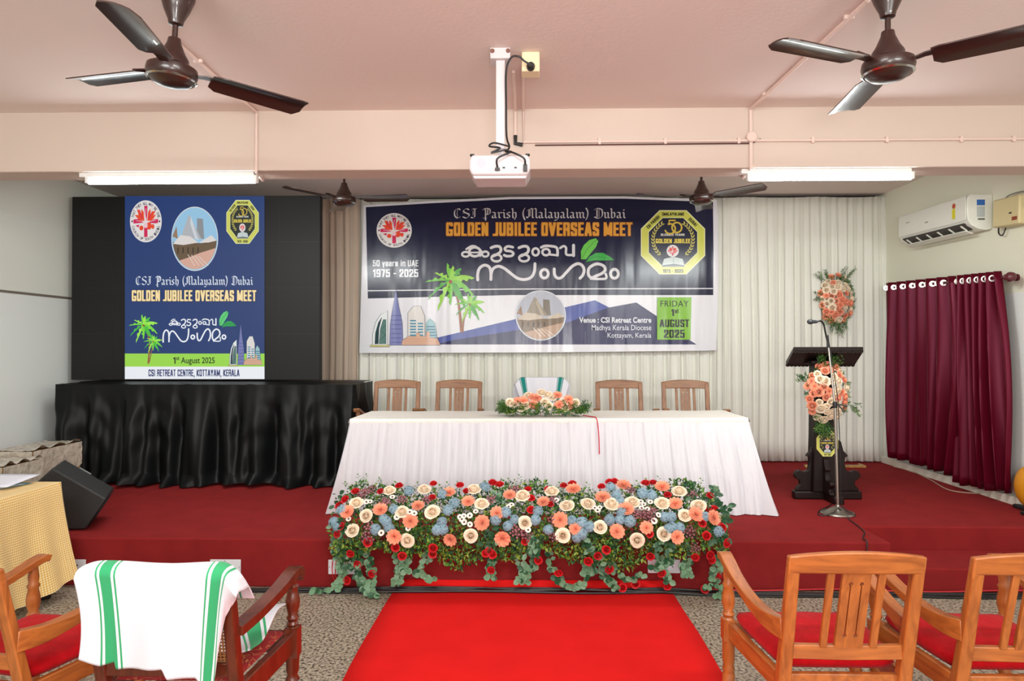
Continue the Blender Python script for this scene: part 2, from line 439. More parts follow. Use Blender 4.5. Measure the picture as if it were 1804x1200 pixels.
# ------------------------------------------------------------------ conduits
m_cond = mat('painted_conduit', (228, 206, 196), 0.5)
m_black = mat('black_plastic', (22, 22, 24), 0.45)
def conduit(name, label, pts, r=0.011, clips=()):
    t = thing(name, label, 'pipe', pts[0])
    o = Vector(pts[0]); P = [Vector(p) - o for p in pts]
    b = MB(); b.tube(P, r, 10); b.build('pipe', m_cond, t)
    for c, axis in clips:
        c = Vector(c) - o
        b = MB(); b.box(c, axis); b.build('clip', m_cond, t, bevel=0.002)
    return t
zc = ZC - 0.012
p0 = atZ(1530, 0, zc); p1 = atZ(1326, 188, zc); p1.y = YB0 - 0.013
cl = []
for k in (0.12, 0.42, 0.82):
    q = p0.lerp(p1, k); cl.append((q + Vector((0, 0, 0.004)), (0.05, 0.02, 0.02)))
zj = atY(1325, 243, YB0).z
q2 = Vector((p1.x, YB0 - 0.013, ZBEAM - 0.012)); pe = atZ(1301, 319, ZBEAM - 0.012)
PJ = p1.copy()
cond = conduit('wiring_conduit', 'white conduit crossing ceiling beside right front fan then down the beam', [p0, p1, q2, Vector((pe.x, 4.93, ZBEAM - 0.012))], 0.012, cl)
b = MB(); b.lathe([(0.036, 0), (0.036, 0.035), (0.03, 0.04)], (p1.x - p0.x, YB0 - p0.y, zj - p0.z), 20, (0, -1, 0)); b.build('junction_box', m_cond, cond)
p0 = atZ(304, 68, zc); p1 = atZ(445, 192, zc); p1.y = YB0 - 0.013
pe = atZ(468, 321, ZBEAM - 0.012)
conduit('wiring_conduit', 'white conduit from the left front fan down the beam to the left tube light', [p0, p1, Vector((p1.x, YB0 - 0.013, ZBEAM - 0.012)), Vector((pe.x, 4.93, ZBEAM - 0.012))], 0.010,
        [(p0.lerp(p1, k), (0.05, 0.02, 0.018)) for k in (0.25, 0.7)])
# pair of pipes from the ceiling socket to the right along the beam
s0 = atZ(921, 120, zc); s1 = atY(915, 193, YB0 - 0.013)
zh = atY(1100, 250, YB0).z
conduit('wiring_conduit', 'long white conduit running along the beam from the projector socket to the right', [s0, Vector((s0.x, YB0 - 0.013, zc)), Vector((s0.x, YB0 - 0.013, zh)), Vector((XR - 0.01, YB0 - 0.013, zh))], 0.009,
        [(Vector((x, YB0 - 0.012, zh)), (0.02, 0.02, 0.04)) for x in (0.5, 0.95, 1.45, 1.95, 2.45, 2.95, 3.3)])
x2 = s0.x - 0.055
conduit('wiring_conduit', 'short white conduit beside the projector post ending in a black elbow', [(x2, s0.y + 0.05, zc), (x2, YB0 - 0.013, zc), (x2, YB0 - 0.013, zh + 0.02)], 0.010)
b = MB(); b.tube([(x2, YB0 - 0.013, zh + 0.045), (x2, YB0 - 0.013, zh - 0.01), (x2 + 0.05, YB0 - 0.013, zh - 0.02)], 0.014, 10)
tag(b.build('pipe_elbow', m_black), 'black pipe elbow joining two conduits on the beam beside the projector', 'pipe')
b = MB(); b.tube([(s0.x + 0.08, YB0 - 0.008, zh - 0.022), (PJ.x, YB0 - 0.008, zh - 0.018), (1.55, YB0 - 0.008, zh - 0.012), (1.6, YB0 - 0.008, zh + 0.012)], 0.005, 6)
tag(b.build('thin_wire', mat('dark_wire', (88, 52, 48), 0.5)), 'thin dark wire clipped along the beam under the long conduit', 'wire')

# ------------------------------------------------------------------ projector, mount, socket
PX, PY = -0.145, 3.78
m_white = mat('white_plastic', (212, 204, 206), 0.4)
t = thing('projector_mount', 'white square post bracket hanging from ceiling above the projector', 'bracket', (PX, PY, ZC))
b = MB(); b.box((0, 0, -0.03), (0.11, 0.11, 0.06)); b.build('ceiling_plate', m_white, t, bevel=0.004)
for s in (-1, 1):
    b = MB(); b.lathe([(0.012, -0.004), (0.012, 0.004)], (s * 0.043, -0.057, -0.02), 10, (0, -1, 0)); b.build('bolt', mat('rusty_bolt', (130, 90, 80), 0.5, metal=0.6), t)
b = MB(); b.box((0, 0, -0.29), (0.05, 0.05, 0.52)); b.build('post', m_white, t, bevel=0.003)
b = MB(); b.box((0, 0, -0.575), (0.036, 0.036, 0.06)); b.box((0, 0, -0.603), (0.12, 0.12, 0.008)); b.build('inner_post', m_white, t, bevel=0.002)
t = thing('projector', 'white projector with its ports facing the hall, hung under the ceiling post', 'projector', (PX, PY, ZC - 0.607))
b = MB()
poly = [(-0.165, -0.03), (-0.15, 0.0), (0.15, 0.0), (0.165, -0.03), (0.165, -0.075), (0.15, -0.11), (-0.15, -0.11), (-0.165, -0.075)]
b.prism(poly, lambda u, v, w_: (u, w_, v), -0.12, 0.12); b.build('body', m_white, t, bevel=0.012)
b = MB(); b.prism([(-0.15, -0.1), (0.15, -0.1), (0.14, -0.125), (-0.14, -0.125)], lambda u, v, w_: (u, w_, v), -0.1, 0.1); b.build('bottom_cover', m_white, t, bevel=0.004)
b = MB(); b.lathe([(0.026, 0), (0.026, 0.003)], (-0.10, -0.119, -0.045), 24, (0, -1, 0)); b.build('speaker_grille', mat('grey_grille', (196, 186, 196), 0.6), t)
b = MB(); b.box((0.05, -0.121, -0.073), (0.17, 0.004, 0.022)); b.build('port_panel', mat('port_panel', (212, 204, 210), 0.5), t)
for x in (0.022, 0.085):
    b = MB(); b.box((x, -0.124, -0.073), (0.014, 0.004, 0.008)); b.build('port', m_black, t)
for x in (-0.15, 0.15):
    b = MB(); b.lathe([(0.012, -0.004), (0.012, 0.006)], (x, -0.1, 0), 12); b.build('foot', m_black, t)
b = MB(); b.lathe([(0.035, 0), (0.035, 0.02), (0.028, 0.022), (0.0, 0.018)], (0.07, 0.118, -0.055), 20, (0, 1, 0)); b.build('lens', m_black, t)

SX = s0.x + 0.03; SY = 3.83
t = thing('ceiling_socket', 'cream electrical socket box on the ceiling with a black plug', 'socket', (SX, SY, ZC))
b = MB(); b.box((0.015, 0, -0.055), (0.10, 0.10, 0.11)); b.build('box', mat('cream_plastic', (236, 218, 178), 0.5), t, bevel=0.006)
b = MB(); b.lathe([(0.022, 0), (0.024, 0.02), (0.014, 0.045)], (0.015, -0.05, -0.09), 14, (0, -1, 0)); b.build('plug', m_black, t)
b = MB()
b.tube(spline([(SX + 0.015, SY - 0.09, ZC - 0.09), (SX - 0.02, SY - 0.1, ZC - 0.075), (SX - 0.05, SY - 0.1, ZC - 0.05), (PX + 0.06, PY - 0.06, ZC - 0.06), (PX + 0.032, PY - 0.045, ZC - 0.13), (PX + 0.032, PY - 0.036, ZC - 0.3), (PX + 0.034, PY - 0.036, ZC - 0.48), (PX + 0.05, PY - 0.06, ZC - 0.55), (PX + 0.03, PY - 0.08, ZC - 0.58), (PX + 0.06, PY - 0.14, ZC - 0.60), (PX - 0.01, PY - 0.16, ZC - 0.64), (PX - 0.012, PY - 0.135, ZC - 0.68)], 6), 0.0055, 8)
b.tube(spline([(PX + 0.03, PY - 0.08, ZC - 0.575), (PX + 0.08, PY - 0.15, ZC - 0.61), (PX + 0.13, PY - 0.16, ZC - 0.64), (PX + 0.137, PY - 0.14, ZC - 0.67)], 6), 0.0055, 8)
b.tube(spline([(PX + 0.05, PY - 0.07, ZC - 0.55), (PX - 0.03, PY - 0.07, ZC - 0.53), (PX - 0.06, PY - 0.06, ZC - 0.545), (PX + 0.0, PY - 0.075, ZC - 0.56), (PX - 0.05, PY - 0.07, ZC - 0.585), (PX + 0.04, PY - 0.075, ZC - 0.57), (PX + 0.03, PY - 0.07, ZC - 0.60), (PX - 0.03, PY - 0.066, ZC - 0.60)], 6), 0.005, 8)
b.box((PX + 0.137, PY - 0.133, ZC - 0.685), (0.022, 0.022, 0.035)); b.box((PX - 0.012, PY - 0.13, ZC - 0.69), (0.026, 0.018, 0.014))
tag(b.build('power_cable', m_black), 'black cable bundled round the projector post and plugged into the projector', 'cable')
# ------------------------------------------------------------------ printing: flat shapes and lettering on a vertical plane at depth y
TXT = {}
def text_geo(s, bold=0.0, space=1.0):
    k = (s, bold, space)
    if k in TXT: return TXT[k]
    c = bpy.data.curves.new('t', 'FONT'); c.body = s; c.size = 1; c.offset = bold; c.space_character = space; c.resolution_u = 3
    o = bpy.data.objects.new('t', c); col.objects.link(o)
    bpy.context.view_layer.update()
    dg = bpy.context.evaluated_depsgraph_get()
    me = bpy.data.meshes.new_from_object(o.evaluated_get(dg))
    vs = [(v.co.x, v.co.y) for v in me.vertices]; fs = [tuple(p.vertices) for p in me.polygons]
    bpy.data.objects.remove(o); bpy.data.curves.remove(c); bpy.data.meshes.remove(me)
    TXT[k] = (vs, fs); return TXT[k]
NIB = {
 'i': (.26, [[(.06,.60),(.14,.52),(.14,.10),(.23,.01)], [(.10,.86),(.16,.80)]]),
 'a': (.42, [[(.06,.56),(.16,.62),(.28,.52),(.28,.10),(.37,.01)], [(.28,.36),(.09,.24),(.09,.09),(.17,.0),(.28,.10)]]),
 'r': (.36, [[(.06,.60),(.14,.52),(.14,.10),(.22,.01)], [(.14,.50),(.25,.61),(.34,.52)]]),
 's': (.36, [[(.29,.54),(.19,.62),(.09,.53),(.09,.42),(.27,.22),(.27,.10),(.17,.0),(.06,.09)]]),
 'h': (.44, [[(.06,1.0),(.13,.92),(.13,.10),(.20,.01)], [(.13,.48),(.25,.61),(.35,.52),(.35,.08),(.25,-.16)]]),
 'l': (.26, [[(.06,1.0),(.13,.92),(.13,.10),(.23,.01)]]),
 'm': (.70, [[(.06,.60),(.13,.52),(.13,.10),(.20,.01)], [(.13,.50),(.27,.61),(.35,.52),(.35,.10),(.42,.01)], [(.35,.50),(.49,.61),(.57,.52),(.57,.10),(.66,.01)]]),
 'y': (.44, [[(.06,.60),(.13,.52),(.13,.10),(.22,.01),(.35,.12)], [(.28,.60),(.35,.52),(.35,.0),(.2,-.24),(.08,-.2)]]),
 'u': (.46, [[(.06,.60),(.13,.52),(.13,.10),(.22,.01),(.35,.12)], [(.28,.60),(.35,.52),(.35,.10),(.43,.01)]]),
 'b': (.44, [[(.06,1.0),(.13,.92),(.13,.08),(.22,.0),(.35,.10),(.35,.48),(.27,.61),(.13,.48)]]),
 'C': (.62, [[(.52,.84),(.38,.98),(.16,.82),(.11,.5),(.16,.18),(.34,.0),(.54,.16)], [(.33,.9),(.29,.5),(.33,.1)]]),
 'S': (.60, [[(.52,.84),(.36,.98),(.15,.82),(.15,.66),(.50,.38),(.50,.18),(.32,.0),(.08,.14)], [(.08,.52),(.54,.50)]]),
 'I': (.52, [[(.10,.86),(.22,.98),(.32,.92),(.46,.98)], [(.32,.95),(.32,.12),(.18,.0),(.05,.1)], [(.20,.74),(.20,.3)]]),
 'P': (.62, [[(.12,.98),(.22,.88),(.22,-.10),(.28,-.22)], [(.04,.82),(.14,.98),(.38,1.0),(.54,.86),(.54,.5),(.40,.36),(.22,.44)], [(.38,.95),(.38,.42)], [(.04,.02),(.2,-.04),(.34,.04)]]),
 'M': (.86, [[(.06,.16),(.14,.0),(.24,.14),(.24,.88),(.10,.78)], [(.24,.9),(.40,1.02),(.48,.9),(.48,.10),(.55,.01)], [(.48,.9),(.66,1.02),(.74,.9),(.74,.10),(.84,.01)], [(.34,.9),(.34,.2)]]),
 'D': (.68, [[(.05,.84),(.20,1.0),(.42,.98),(.60,.8),(.60,.22),(.40,.0),(.20,.02),(.06,.14)], [(.24,.92),(.24,.1)], [(.38,.92),(.38,.1)]]),
 '(': (.26, [[(.22,1.05),(.10,.75),(.08,.4),(.12,.1),(.22,-.2)]]),
 ')': (.26, [[(.05,1.05),(.17,.75),(.19,.4),(.15,.1),(.05,-.2)]]),
 ' ': (.34, []),
}
# heavy condensed lettering: a rectangular pen swept along each letter's skeleton
_O = [(.5,0),(.85,0),(1,.14),(1,.86),(.85,1),(.15,1),(0,.86),(0,.14),(.15,0),(.5,0)]
HV = {'O': (1, [_O]), 'G': (1.05, [[(1,.85),(1,.86),(.85,1),(.15,1),(0,.86),(0,.14),(.15,0),(.85,0),(1,.12),(1,.40),(.72,.40)]]), 'L': (.72, [[(0,1),(0,0),(1,0)]]),
 'D': (1, [[(0,0),(0,1),(.78,1),(1,.84),(1,.16),(.78,0),(0,0)]]), 'E': (.76, [[(1,1),(0,1),(0,0),(1,0)],[(0,.52),(.88,.52)]]), 'N': (1.02, [[(0,0),(0,1)],[(1,0),(1,1)],[(0,1),(1,0)]]),
 'J': (.72, [[(1,1),(1,.16),(.8,0),(0,0)]]), 'U': (1, [[(0,1),(0,.14),(.15,0),(.85,0),(1,.14),(1,1)]]), 'B': (1, [[(0,0),(0,1),(.8,1),(.96,.88),(.96,.64),(.8,.52),(0,.52)],[(.8,.52),(1,.4),(1,.14),(.82,0),(0,0)]]),
 'I': (.16, [[(.5,0),(.5,1)]]), 'V': (1.1, [[(0,1),(.5,0),(1,1)]]), 'R': (1, [[(0,0),(0,1),(.82,1),(1,.88),(1,.62),(.82,.5),(0,.5)],[(.7,.5),(1,.36),(1,0)]]),
 'S': (.98, [[(1,.80),(1,.88),(.85,1),(.15,1),(0,.88),(0,.66),(.12,.56),(.88,.44),(1,.34),(1,.12),(.85,0),(.15,0),(0,.12),(0,.2)]]), 'A': (1.12, [[(0,0),(.42,1),(.58,1),(1,0)],[(.2,.26),(.8,.26)]]),
 'M': (1.5, [[(0,0),(0,1),(.5,.1),(1,1),(1,0)]]), 'T': (.9, [[(0,1),(1,1)],[(.5,1),(.5,0)]]), 'C': (1, [[(1,.76),(1,.86),(.85,1),(.15,1),(0,.86),(0,.14),(.15,0),(.85,0),(1,.14),(1,.24)]]),
 'K': (1.02, [[(0,0),(0,1)],[(1,1),(.16,.5),(1,0)]]), 'Y': (1.04, [[(0,1),(.5,.46),(1,1)],[(.5,.46),(.5,0)]]), 'P': (.96, [[(0,0),(0,1),(.8,1),(1,.88),(1,.58),(.8,.45),(0,.45)]]), 'H': (1, [[(0,0),(0,1)],[(1,0),(1,1)],[(0,.52),(1,.52)]]),
 '0': (.98, [_O]), '1': (.5, [[(.9,0),(.9,1),(.1,.8)]]), '2': (.96, [[(0,.72),(0,.88),(.15,1),(.85,1),(1,.88),(1,.62),(0,.1),(0,0),(1,0)]]), '5': (.96, [[(.94,1),(.06,1),(.03,.52),(.3,.6),(.84,.6),(1,.48),(1,.12),(.85,0),(.15,0),(0,.12),(0,.18)]]),
 '7': (.84, [[(0,1),(1,1),(.45,0)]]), '9': (.98, [[(0,.05),(.15,0),(.85,0),(1,.12),(1,.88),(.85,1),(.15,1),(0,.88),(0,.54),(.15,.42),(1,.44)]]), '-': (.5, [[(.1,.45),(.9,.45)]]), ',': (.1, [[(.5,.0),(.4,-.22)]]),
 '(': (.34, [[(1,1.06),(0,.8),(0,.2),(1,-.06)]]), ')': (.34, [[(0,1.06),(1,.8),(1,.2),(0,-.06)]]),
 'y': (.9, [[(0,.68),(.5,.02)],[(1,.68),(.4,-.24)]]), 'e': (.86, [[(0,.36),(1,.36),(1,.6),(.86,.7),(.14,.7),(0,.58),(0,.12),(.14,0),(.86,0),(1,.12),(1,.18)]]), 'a': (.86, [[(.04,.6),(.16,.7),(.86,.7),(1,.6),(1,0)],[(1,.42),(.1,.36),(0,.26),(0,.1),(.12,0),(.84,0),(1,.1)]]),
 'r': (.56, [[(0,0),(0,.7)],[(0,.58),(.4,.7),(1,.7)]]), 's': (.84, [[(1,.52),(1,.6),(.85,.7),(.15,.7),(0,.6),(0,.48),(1,.26),(1,.1),(.85,0),(.15,0),(0,.1),(0,.2)]]), 'i': (.16, [[(.5,0),(.5,.68)],[(.5,.98),(.5,1.0)]]), 'n': (.9, [[(0,0),(0,.7)],[(0,.56),(.3,.7),(.86,.7),(1,.58),(1,0)]]),
 't': (.5, [[(.4,.95),(.4,.1),(.6,0),(1,0)],[(0,.7),(1,.7)]])}
def hull(pts):
    pts = sorted(set((round(a, 5), round(b_, 5)) for a, b_ in pts))
    def half(P):
        o = []
        for q in P:
            while len(o) > 1 and (o[-1][0] - o[-2][0]) * (q[1] - o[-2][1]) - (o[-1][1] - o[-2][1]) * (q[0] - o[-2][0]) <= 0: o.pop()
            o.append(q)
        return o
    a, b_ = half(pts), half(pts[::-1]); return a[:-1] + b_[:-1]
class Print:
    """flat artwork: pixel outlines of the photograph become real sizes on the sheet's own plane"""
    def __init__(s, y, root, matfn, origin):
        s.micro = 0; s.y = y; s.root = root; s.matfn = matfn; s.o = Vector(origin); s.begin()
    def begin(s): s.b = MB(); s.cols = []; s.layer = getattr(s, 'layer', 0)
    def w(s, px, py): 
        p = atY(px, py, s.y); p.y = s.y - 0.00035 * s.layer - 0.000015 * s.micro; return p - s.o
    def ci(s, c):
        s.micro = (s.micro + 1) % 20
        if c not in s.cols: s.cols.append(c)
        s.b.cur = s.cols.index(c)
    def up(s): s.layer += 1
    def poly(s, pts, c):
        s.ci(c); s.b.add([s.w(*p) for p in pts], [tuple(range(len(pts)))])
    def tris(s, pts, fs, c): s.ci(c); s.b.add([s.w(*p) for p in pts], fs)
    def ellipse(s, cx, cy, rx, ry, c, n=40): s.poly([(cx + rx * math.cos(2 * PI * i / n), cy + ry * math.sin(2 * PI * i / n)) for i in range(n)], c)
    def ring(s, cx, cy, rx, ry, wd, c, n=28, a0=0, a1=360):
        pts = []; fs = []
        for i in range(n + 1):
            a = math.radians(lerp(a0, a1, i / n)); ca, sa = math.cos(a), math.sin(a)
            pts += [(cx + (rx - wd / 2) * ca, cy + (ry - wd / 2) * sa), (cx + (rx + wd / 2) * ca, cy + (ry + wd / 2) * sa)]
        for i in range(n): fs.append((2 * i, 2 * i + 1, 2 * i + 3, 2 * i + 2))
        s.tris(pts, fs, c)
    def stroke(s, pts, wd, c, smooth=True, cap=True):
        P = [Vector((p[0], p[1], 0)) for p in pts]
        if smooth and len(P) > 2: P = spline(P, 5)
        n = len(P); L = []; Rr = []
        for i in range(n):
            d = (P[min(i + 1, n - 1)] - P[max(i - 1, 0)]).normalized(); nn = Vector((-d.y, d.x, 0))
            ww = wd if not isinstance(wd, (list, tuple)) else lerp(wd[0], wd[1], i / (n - 1))
            L.append(P[i] + nn * ww / 2); Rr.append(P[i] - nn * ww / 2)
        pts2 = [(p.x, p.y) for p in L + Rr]
        s.tris(pts2, [(i, i + 1, n + i + 1, n + i) for i in range(n - 1)], c)
        if cap:
            for q, ww in ((P[0], wd if not isinstance(wd, (list, tuple)) else wd[0]), (P[-1], wd if not isinstance(wd, (list, tuple)) else wd[1])):
                s.ellipse(q.x, q.y, ww / 2, ww / 2, c, 10)
    def text(s, t, x0, x1, y0, y1, c, bold=0.0, space=1.0, rot=0.0, serif=0):
        vs, fs = text_geo(t, bold, space)
        ax = min(v[0] for v in vs); bx = max(v[0] for v in vs); ay = min(v[1] for v in vs); by = max(v[1] for v in vs)
        cx, cy = (x0 + x1) / 2, (y0 + y1) / 2; ca, sa = math.cos(rot), math.sin(rot); pts = []
        for vx, vy in vs:
            u = ((vx - ax) / (bx - ax) - 0.5) * (x1 - x0); v = -((vy - ay) / (by - ay) - 0.5) * (y1 - y0)
            pts.append((cx + u * ca - v * sa, cy + u * sa + v * ca))
        s.tris(pts, fs, c)
    def nib(s, t, x0, x1, ycap, ybase, c, nw=0.115):
        W = sum(NIB[ch][0] for ch in t); kx = (x1 - x0) / W; ky = ybase - ycap; x = 0
        ang = math.radians(42); n = Vector((math.cos(ang) * nw / 2, math.sin(ang) * nw / 2, 0)); q = Vector((n.y, -n.x, 0)) * 0.22
        for ch in t:
            wd, st = NIB[ch]
            for si, line in enumerate(st):
                thin = ch in 'CSIPMD' and si == len(st) - 1 and len(st) > 1
                k = 0.35 if thin else 1.0
                P = [Vector((a, b_, 0)) for a, b_ in line]
                if len(P) > 3 and ch in 'CSPD()': P = spline(P, 3)
                for a, b_ in zip(P, P[1:]):
                    for e in (n * k, q):
                        h = [a - e, a + e, b_ + e, b_ - e]
                        s.poly([(x0 + (x + p.x) * kx, ybase - p.y * ky) for p in h], c)
            x += wd
    def heavy(s, t, x0, x1, y0, y1, c, pw=.38, ph=.16, rot=0.0, grow=0.0):
        # letter width 1 unit = 0.40 of the cap height before fitting
        gap = .13; U = 0.60; pen = pw
        xs = []; x = 0
        for ch in t:
            if ch == ' ': x += .55; continue
            w_ = HV[ch][0] * U; xs.append((ch, x, w_)); x += w_ + pen + gap
        W = x - gap; kx = (x1 - x0) / W; ky = (y1 - y0); cx, cy = (x0 + x1) / 2, (y0 + y1) / 2; ca, sa = math.cos(rot), math.sin(rot)
        for ch, xo, w_ in xs:
            for line in HV[ch][1]:
                P = [(x0 + (xo + pen / 2 + a * w_) * kx, y1 - ky * (ph / 2 + b_ * (1 - ph))) for a, b_ in line]
                ex, ey = pen * kx / 2 + grow, ph * ky / 2 + grow
                for a, b_ in zip(P, P[1:]):
                    h = hull([(q[0] + i * ex, q[1] + j * ey) for q in (a, b_) for i in (-1, 1) for j in (-1, 1)])
                    s.poly([(cx + (u - cx) * ca - (v - cy) * sa, cy + (u - cx) * sa + (v - cy) * ca) for u, v in h], c)
    def done(s, name, label=None):
        o = s.b.build(name, [s.matfn(c) for c in s.cols], s.root, smooth=False, recalc=False)
        if label: o['label'] = label
        s.begin(); s.layer += 1
        return o

YEL = (206, 208, 92); GOLD = (214, 184, 70); NAVY = (24, 26, 52)
def draw_emblem(p, cx, cy, rx, ry, txt=True):
    T = lambda u, v: (cx + u * rx, cy - v * ry)
    p.ellipse(cx, cy, rx, ry, (226, 222, 220)); p.up()
    m = (206, 30, 84); o = (232, 72, 40); 
    if txt:
        for word, a0, a1, flip in (('THAT THEY ALL MAY BE ONE', 165, 15, 1), ('CHURCH OF SOUTH INDIA', 198, 342, -1)):
            n = len(word)
            for i, ch in enumerate(word):
                if ch == ' ': continue
                a = math.radians(lerp(a0, a1, i / (n - 1))); u, v = 0.85 * math.cos(a), 0.85 * math.sin(a)
                X, Y_ = T(u, v); h = 0.055
                p.text(ch, X - h * rx, X + h * rx, Y_ - h * 1.2 * ry, Y_ + h * 1.2 * ry, (70, 58, 78), 0.02, rot=(PI / 2 - a) if flip == 1 else (-PI / 2 - a))
        for u in (-0.86, 0.86): p.ellipse(*T(u, 0), 0.05 * rx, 0.05 * ry, (90, 26, 60), 12)
    # cross
    p.poly([T(-.11, .74), T(.11, .74), T(.09, .3), T(.03, -.05), T(-.06, .35)], m)
    p.poly([T(-.11, -.76), T(.11, -.74), T(.10, -.3), T(-.11, -.28)], m)
    p.poly([T(-.78, .09), T(-.46, .11), T(-.08, -.06), T(-.46, -.09), T(-.78, -.11)], m)
    p.poly([T(.78, .11), T(.50, .09), T(.08, -.06), T(.62, -.1), T(.78, -.07)], m)
    # lotus flames
    for pts in ([(-.56, .56), (-.36, .54), (-.22, .16), (-.26, .02), (-.44, .26)], [(-.27, .60), (-.13, .44), (-.09, .02), (-.20, .02), (-.30, .30)], [(.30, .62), (.14, .44), (.09, .02), (.18, .02), (.30, .24)],
                [(.62, .50), (.36, .46), (.2, .04), (.28, .0), (.42, .2)], [(-.70, .30), (-.46, .30), (-.2, .03), (-.3, -.02), (-.5, .12)], [(.66, .34), (.46, .28), (.26, .04), (.34, .02), (.48, .12)]):
        p.poly([T(*q) for q in pts], o)
    for pts in ([(-.42, .66), (-.34, .44), (-.18, .1), (-.26, .14), (-.38, .4)], [(.44, .64), (.36, .44), (.16, .1), (.24, .14), (.36, .36)]): p.poly([T(*q) for q in pts], m)
    p.ellipse(*T(-.28, -.32), .13 * rx, .12 * ry, o, 14); p.ellipse(*T(.2, -.22), .17 * rx, .18 * ry, o, 16); p.ellipse(*T(.44, -.25), .10 * rx, .12 * ry, o, 14)
    p.poly([T(-.66, -.2), T(-.4, -.16), T(-.46, -.3)], m); p.up()
    p.ellipse(*T(.0, -.2), .12 * rx, .12 * ry, (236, 196, 206), 14)
    p.stroke([T(.02, .62), T(-.02, .3), T(.03, .0)], .03 * rx, (236, 196, 206)); p.stroke([T(-.6, .02), T(-.3, .0), T(.0, -.1)], .03 * rx, (236, 196, 206)); p.stroke([T(.6, .04), T(.3, .0), T(.1, -.08)], .03 * rx, (236, 196, 206)); p.up()
def draw_crest(p, cx, cy, rx, ry, small=False, inner=NAVY):
    T = lambda u, v: (cx + u * rx, cy - v * ry)
    k = 0.42
    octo = lambda s: [T(a * s, b_ * s) for a, b_ in ((-k, 1), (k, 1), (1, k), (1, -k), (k, -1), (-k, -1), (-1, -k), (-1, k))]
    p.poly(octo(1.0), (238, 240, 190)); p.up(); p.poly(octo(0.975), YEL); p.up(); p.poly(octo(0.775), (230, 232, 180)); p.up(); p.poly(octo(0.755), inner); p.up()
    d = (28, 28, 30)
    def tx(t, u0, u1, v0, v1, c, bold=.03, rot=0.0):
        a = T(u0, v1); b_ = T(u1, v0); p.heavy(t, a[0], b_[0], a[1], b_[1], c, .34, .2, rot)
    tx('(MALAYALAM)', -.34, .34, .83, .93, d)
    a = math.atan2(ry, rx)
    tx('CSI PARISH', -.88, -.36, .58, .68, d, .03, -a); tx('DUBAI', .46, .78, .58, .68, d, .03, a)
    tx('1975 - 2025', -.32, .32, -.95, -.84, d)
    # 50
    wln = .05 * rx
    p.stroke([T(.06, .68), T(-.12, .68), T(-.12, .56)], wln, GOLD, smooth=False)
    pts = [T(-.01 + .16 * math.cos(math.radians(t)) - .08, .42 + .155 * math.sin(math.radians(t))) for t in range(110, -165, -15)]
    p.stroke(pts, wln, GOLD)
    p.ring(*T(.12, .46), .15 * rx, .155 * ry, wln, GOLD)
    tx('BLESSED YEARS', -.38, .36, .20, .27, (210, 210, 200), .02)
    tx('GOLDEN JUBILEE', -.54, .54, -.03, .11, (226, 206, 80), .05)
    # laurel
    n = 6 if small else 12
    for sgn in (-1, 1):
        for i in range(n):
            a = math.radians(lerp(52, -52, i / (n - 1)))
            u, v = .62 * math.cos(a), .08 + .60 * math.sin(a)
            u *= sgn; t = a + PI / 2 if sgn > 0 else PI / 2 - a
            for q in (-.5, .5):
                tt = t + q; L_ = .13 if not small else .2
                du, dv = math.cos(tt) * L_, math.sin(tt) * L_; nu, nv = -math.sin(tt) * .022, math.cos(tt) * .022
                p.poly([T(u, v), T(u + du / 2 + nu, v + dv / 2 + nv), T(u + du, v + dv), T(u + du / 2 - nu, v + dv / 2 - nv)], (206, 196, 96))
    p.poly([T(-.34, -.72), T(-.28, -.52), T(-.02, -.46), T(.04, -.46), T(.3, -.52), T(.36, -.72), T(.02, -.68)], (196, 208, 206))
    p.poly([T(-.34, -.74), T(.02, -.70), T(.36, -.74), T(.36, -.77), T(-.34, -.77)], (120, 126, 130)); p.up()
    p.stroke([T(.01, -.47), T(.01, -.68)], .012 * rx, (140, 150, 150)); 
    draw_emblem(p, *T(-.01, -.27), .19 * rx, .19 * ry, False)
def mapper(src0, src1, dst0, dst1):
    kx = (dst1[0] - dst0[0]) / (src1[0] - src0[0]); ky = (dst1[1] - dst0[1]) / (src1[1] - src0[1])
    return (lambda q: (dst0[0] + (q[0] - src0[0]) * kx, dst0[1] + (q[1] - src0[1]) * ky)), abs(kx)
def draw_word_one(p, f, k, c):
    S = lambda pts, wd=23: p.stroke([f(q) for q in pts], wd * k, c)
    def E(cx, cy, rx, ry, wd=22): x, y = f((cx, cy)); p.ring(x, y, rx * k, ry * k, wd * k, c)
    E(215, 468, 34, 22, 20); E(300, 445, 52, 42, 24); E(398, 466, 30, 24, 20)
    S([(205, 448), (300, 452), (400, 446)], 15); S([(222, 420), (270, 392), (310, 396)], 20); S([(352, 425), (368, 455), (350, 485)], 16)
    S([(452, 408), (490, 394), (528, 396), (544, 420), (535, 450), (505, 470), (470, 485)], 26); E(502, 503, 46, 32, 22)
    S([(655, 402), (610, 394), (582, 412), (592, 434), (635, 440), (660, 460), (645, 482), (600, 486), (574, 476)], 24)
    S([(712, 408), (750, 394), (786, 396), (802, 420), (793, 450), (763, 470), (730, 485)], 26); E(760, 503, 46, 32, 22)
    E(868, 446, 30, 33, 22)
    S([(920, 404), (955, 390), (1010, 392), (1058, 402), (1072, 430), (1072, 478)], 24); E(965, 448, 34, 30, 22); S([(1000, 470), (1072, 478)], 20)
    S([(1098, 410), (1128, 392), (1152, 408), (1156, 470), (1226, 474)], 22); S([(1222, 384), (1222, 480)], 28)
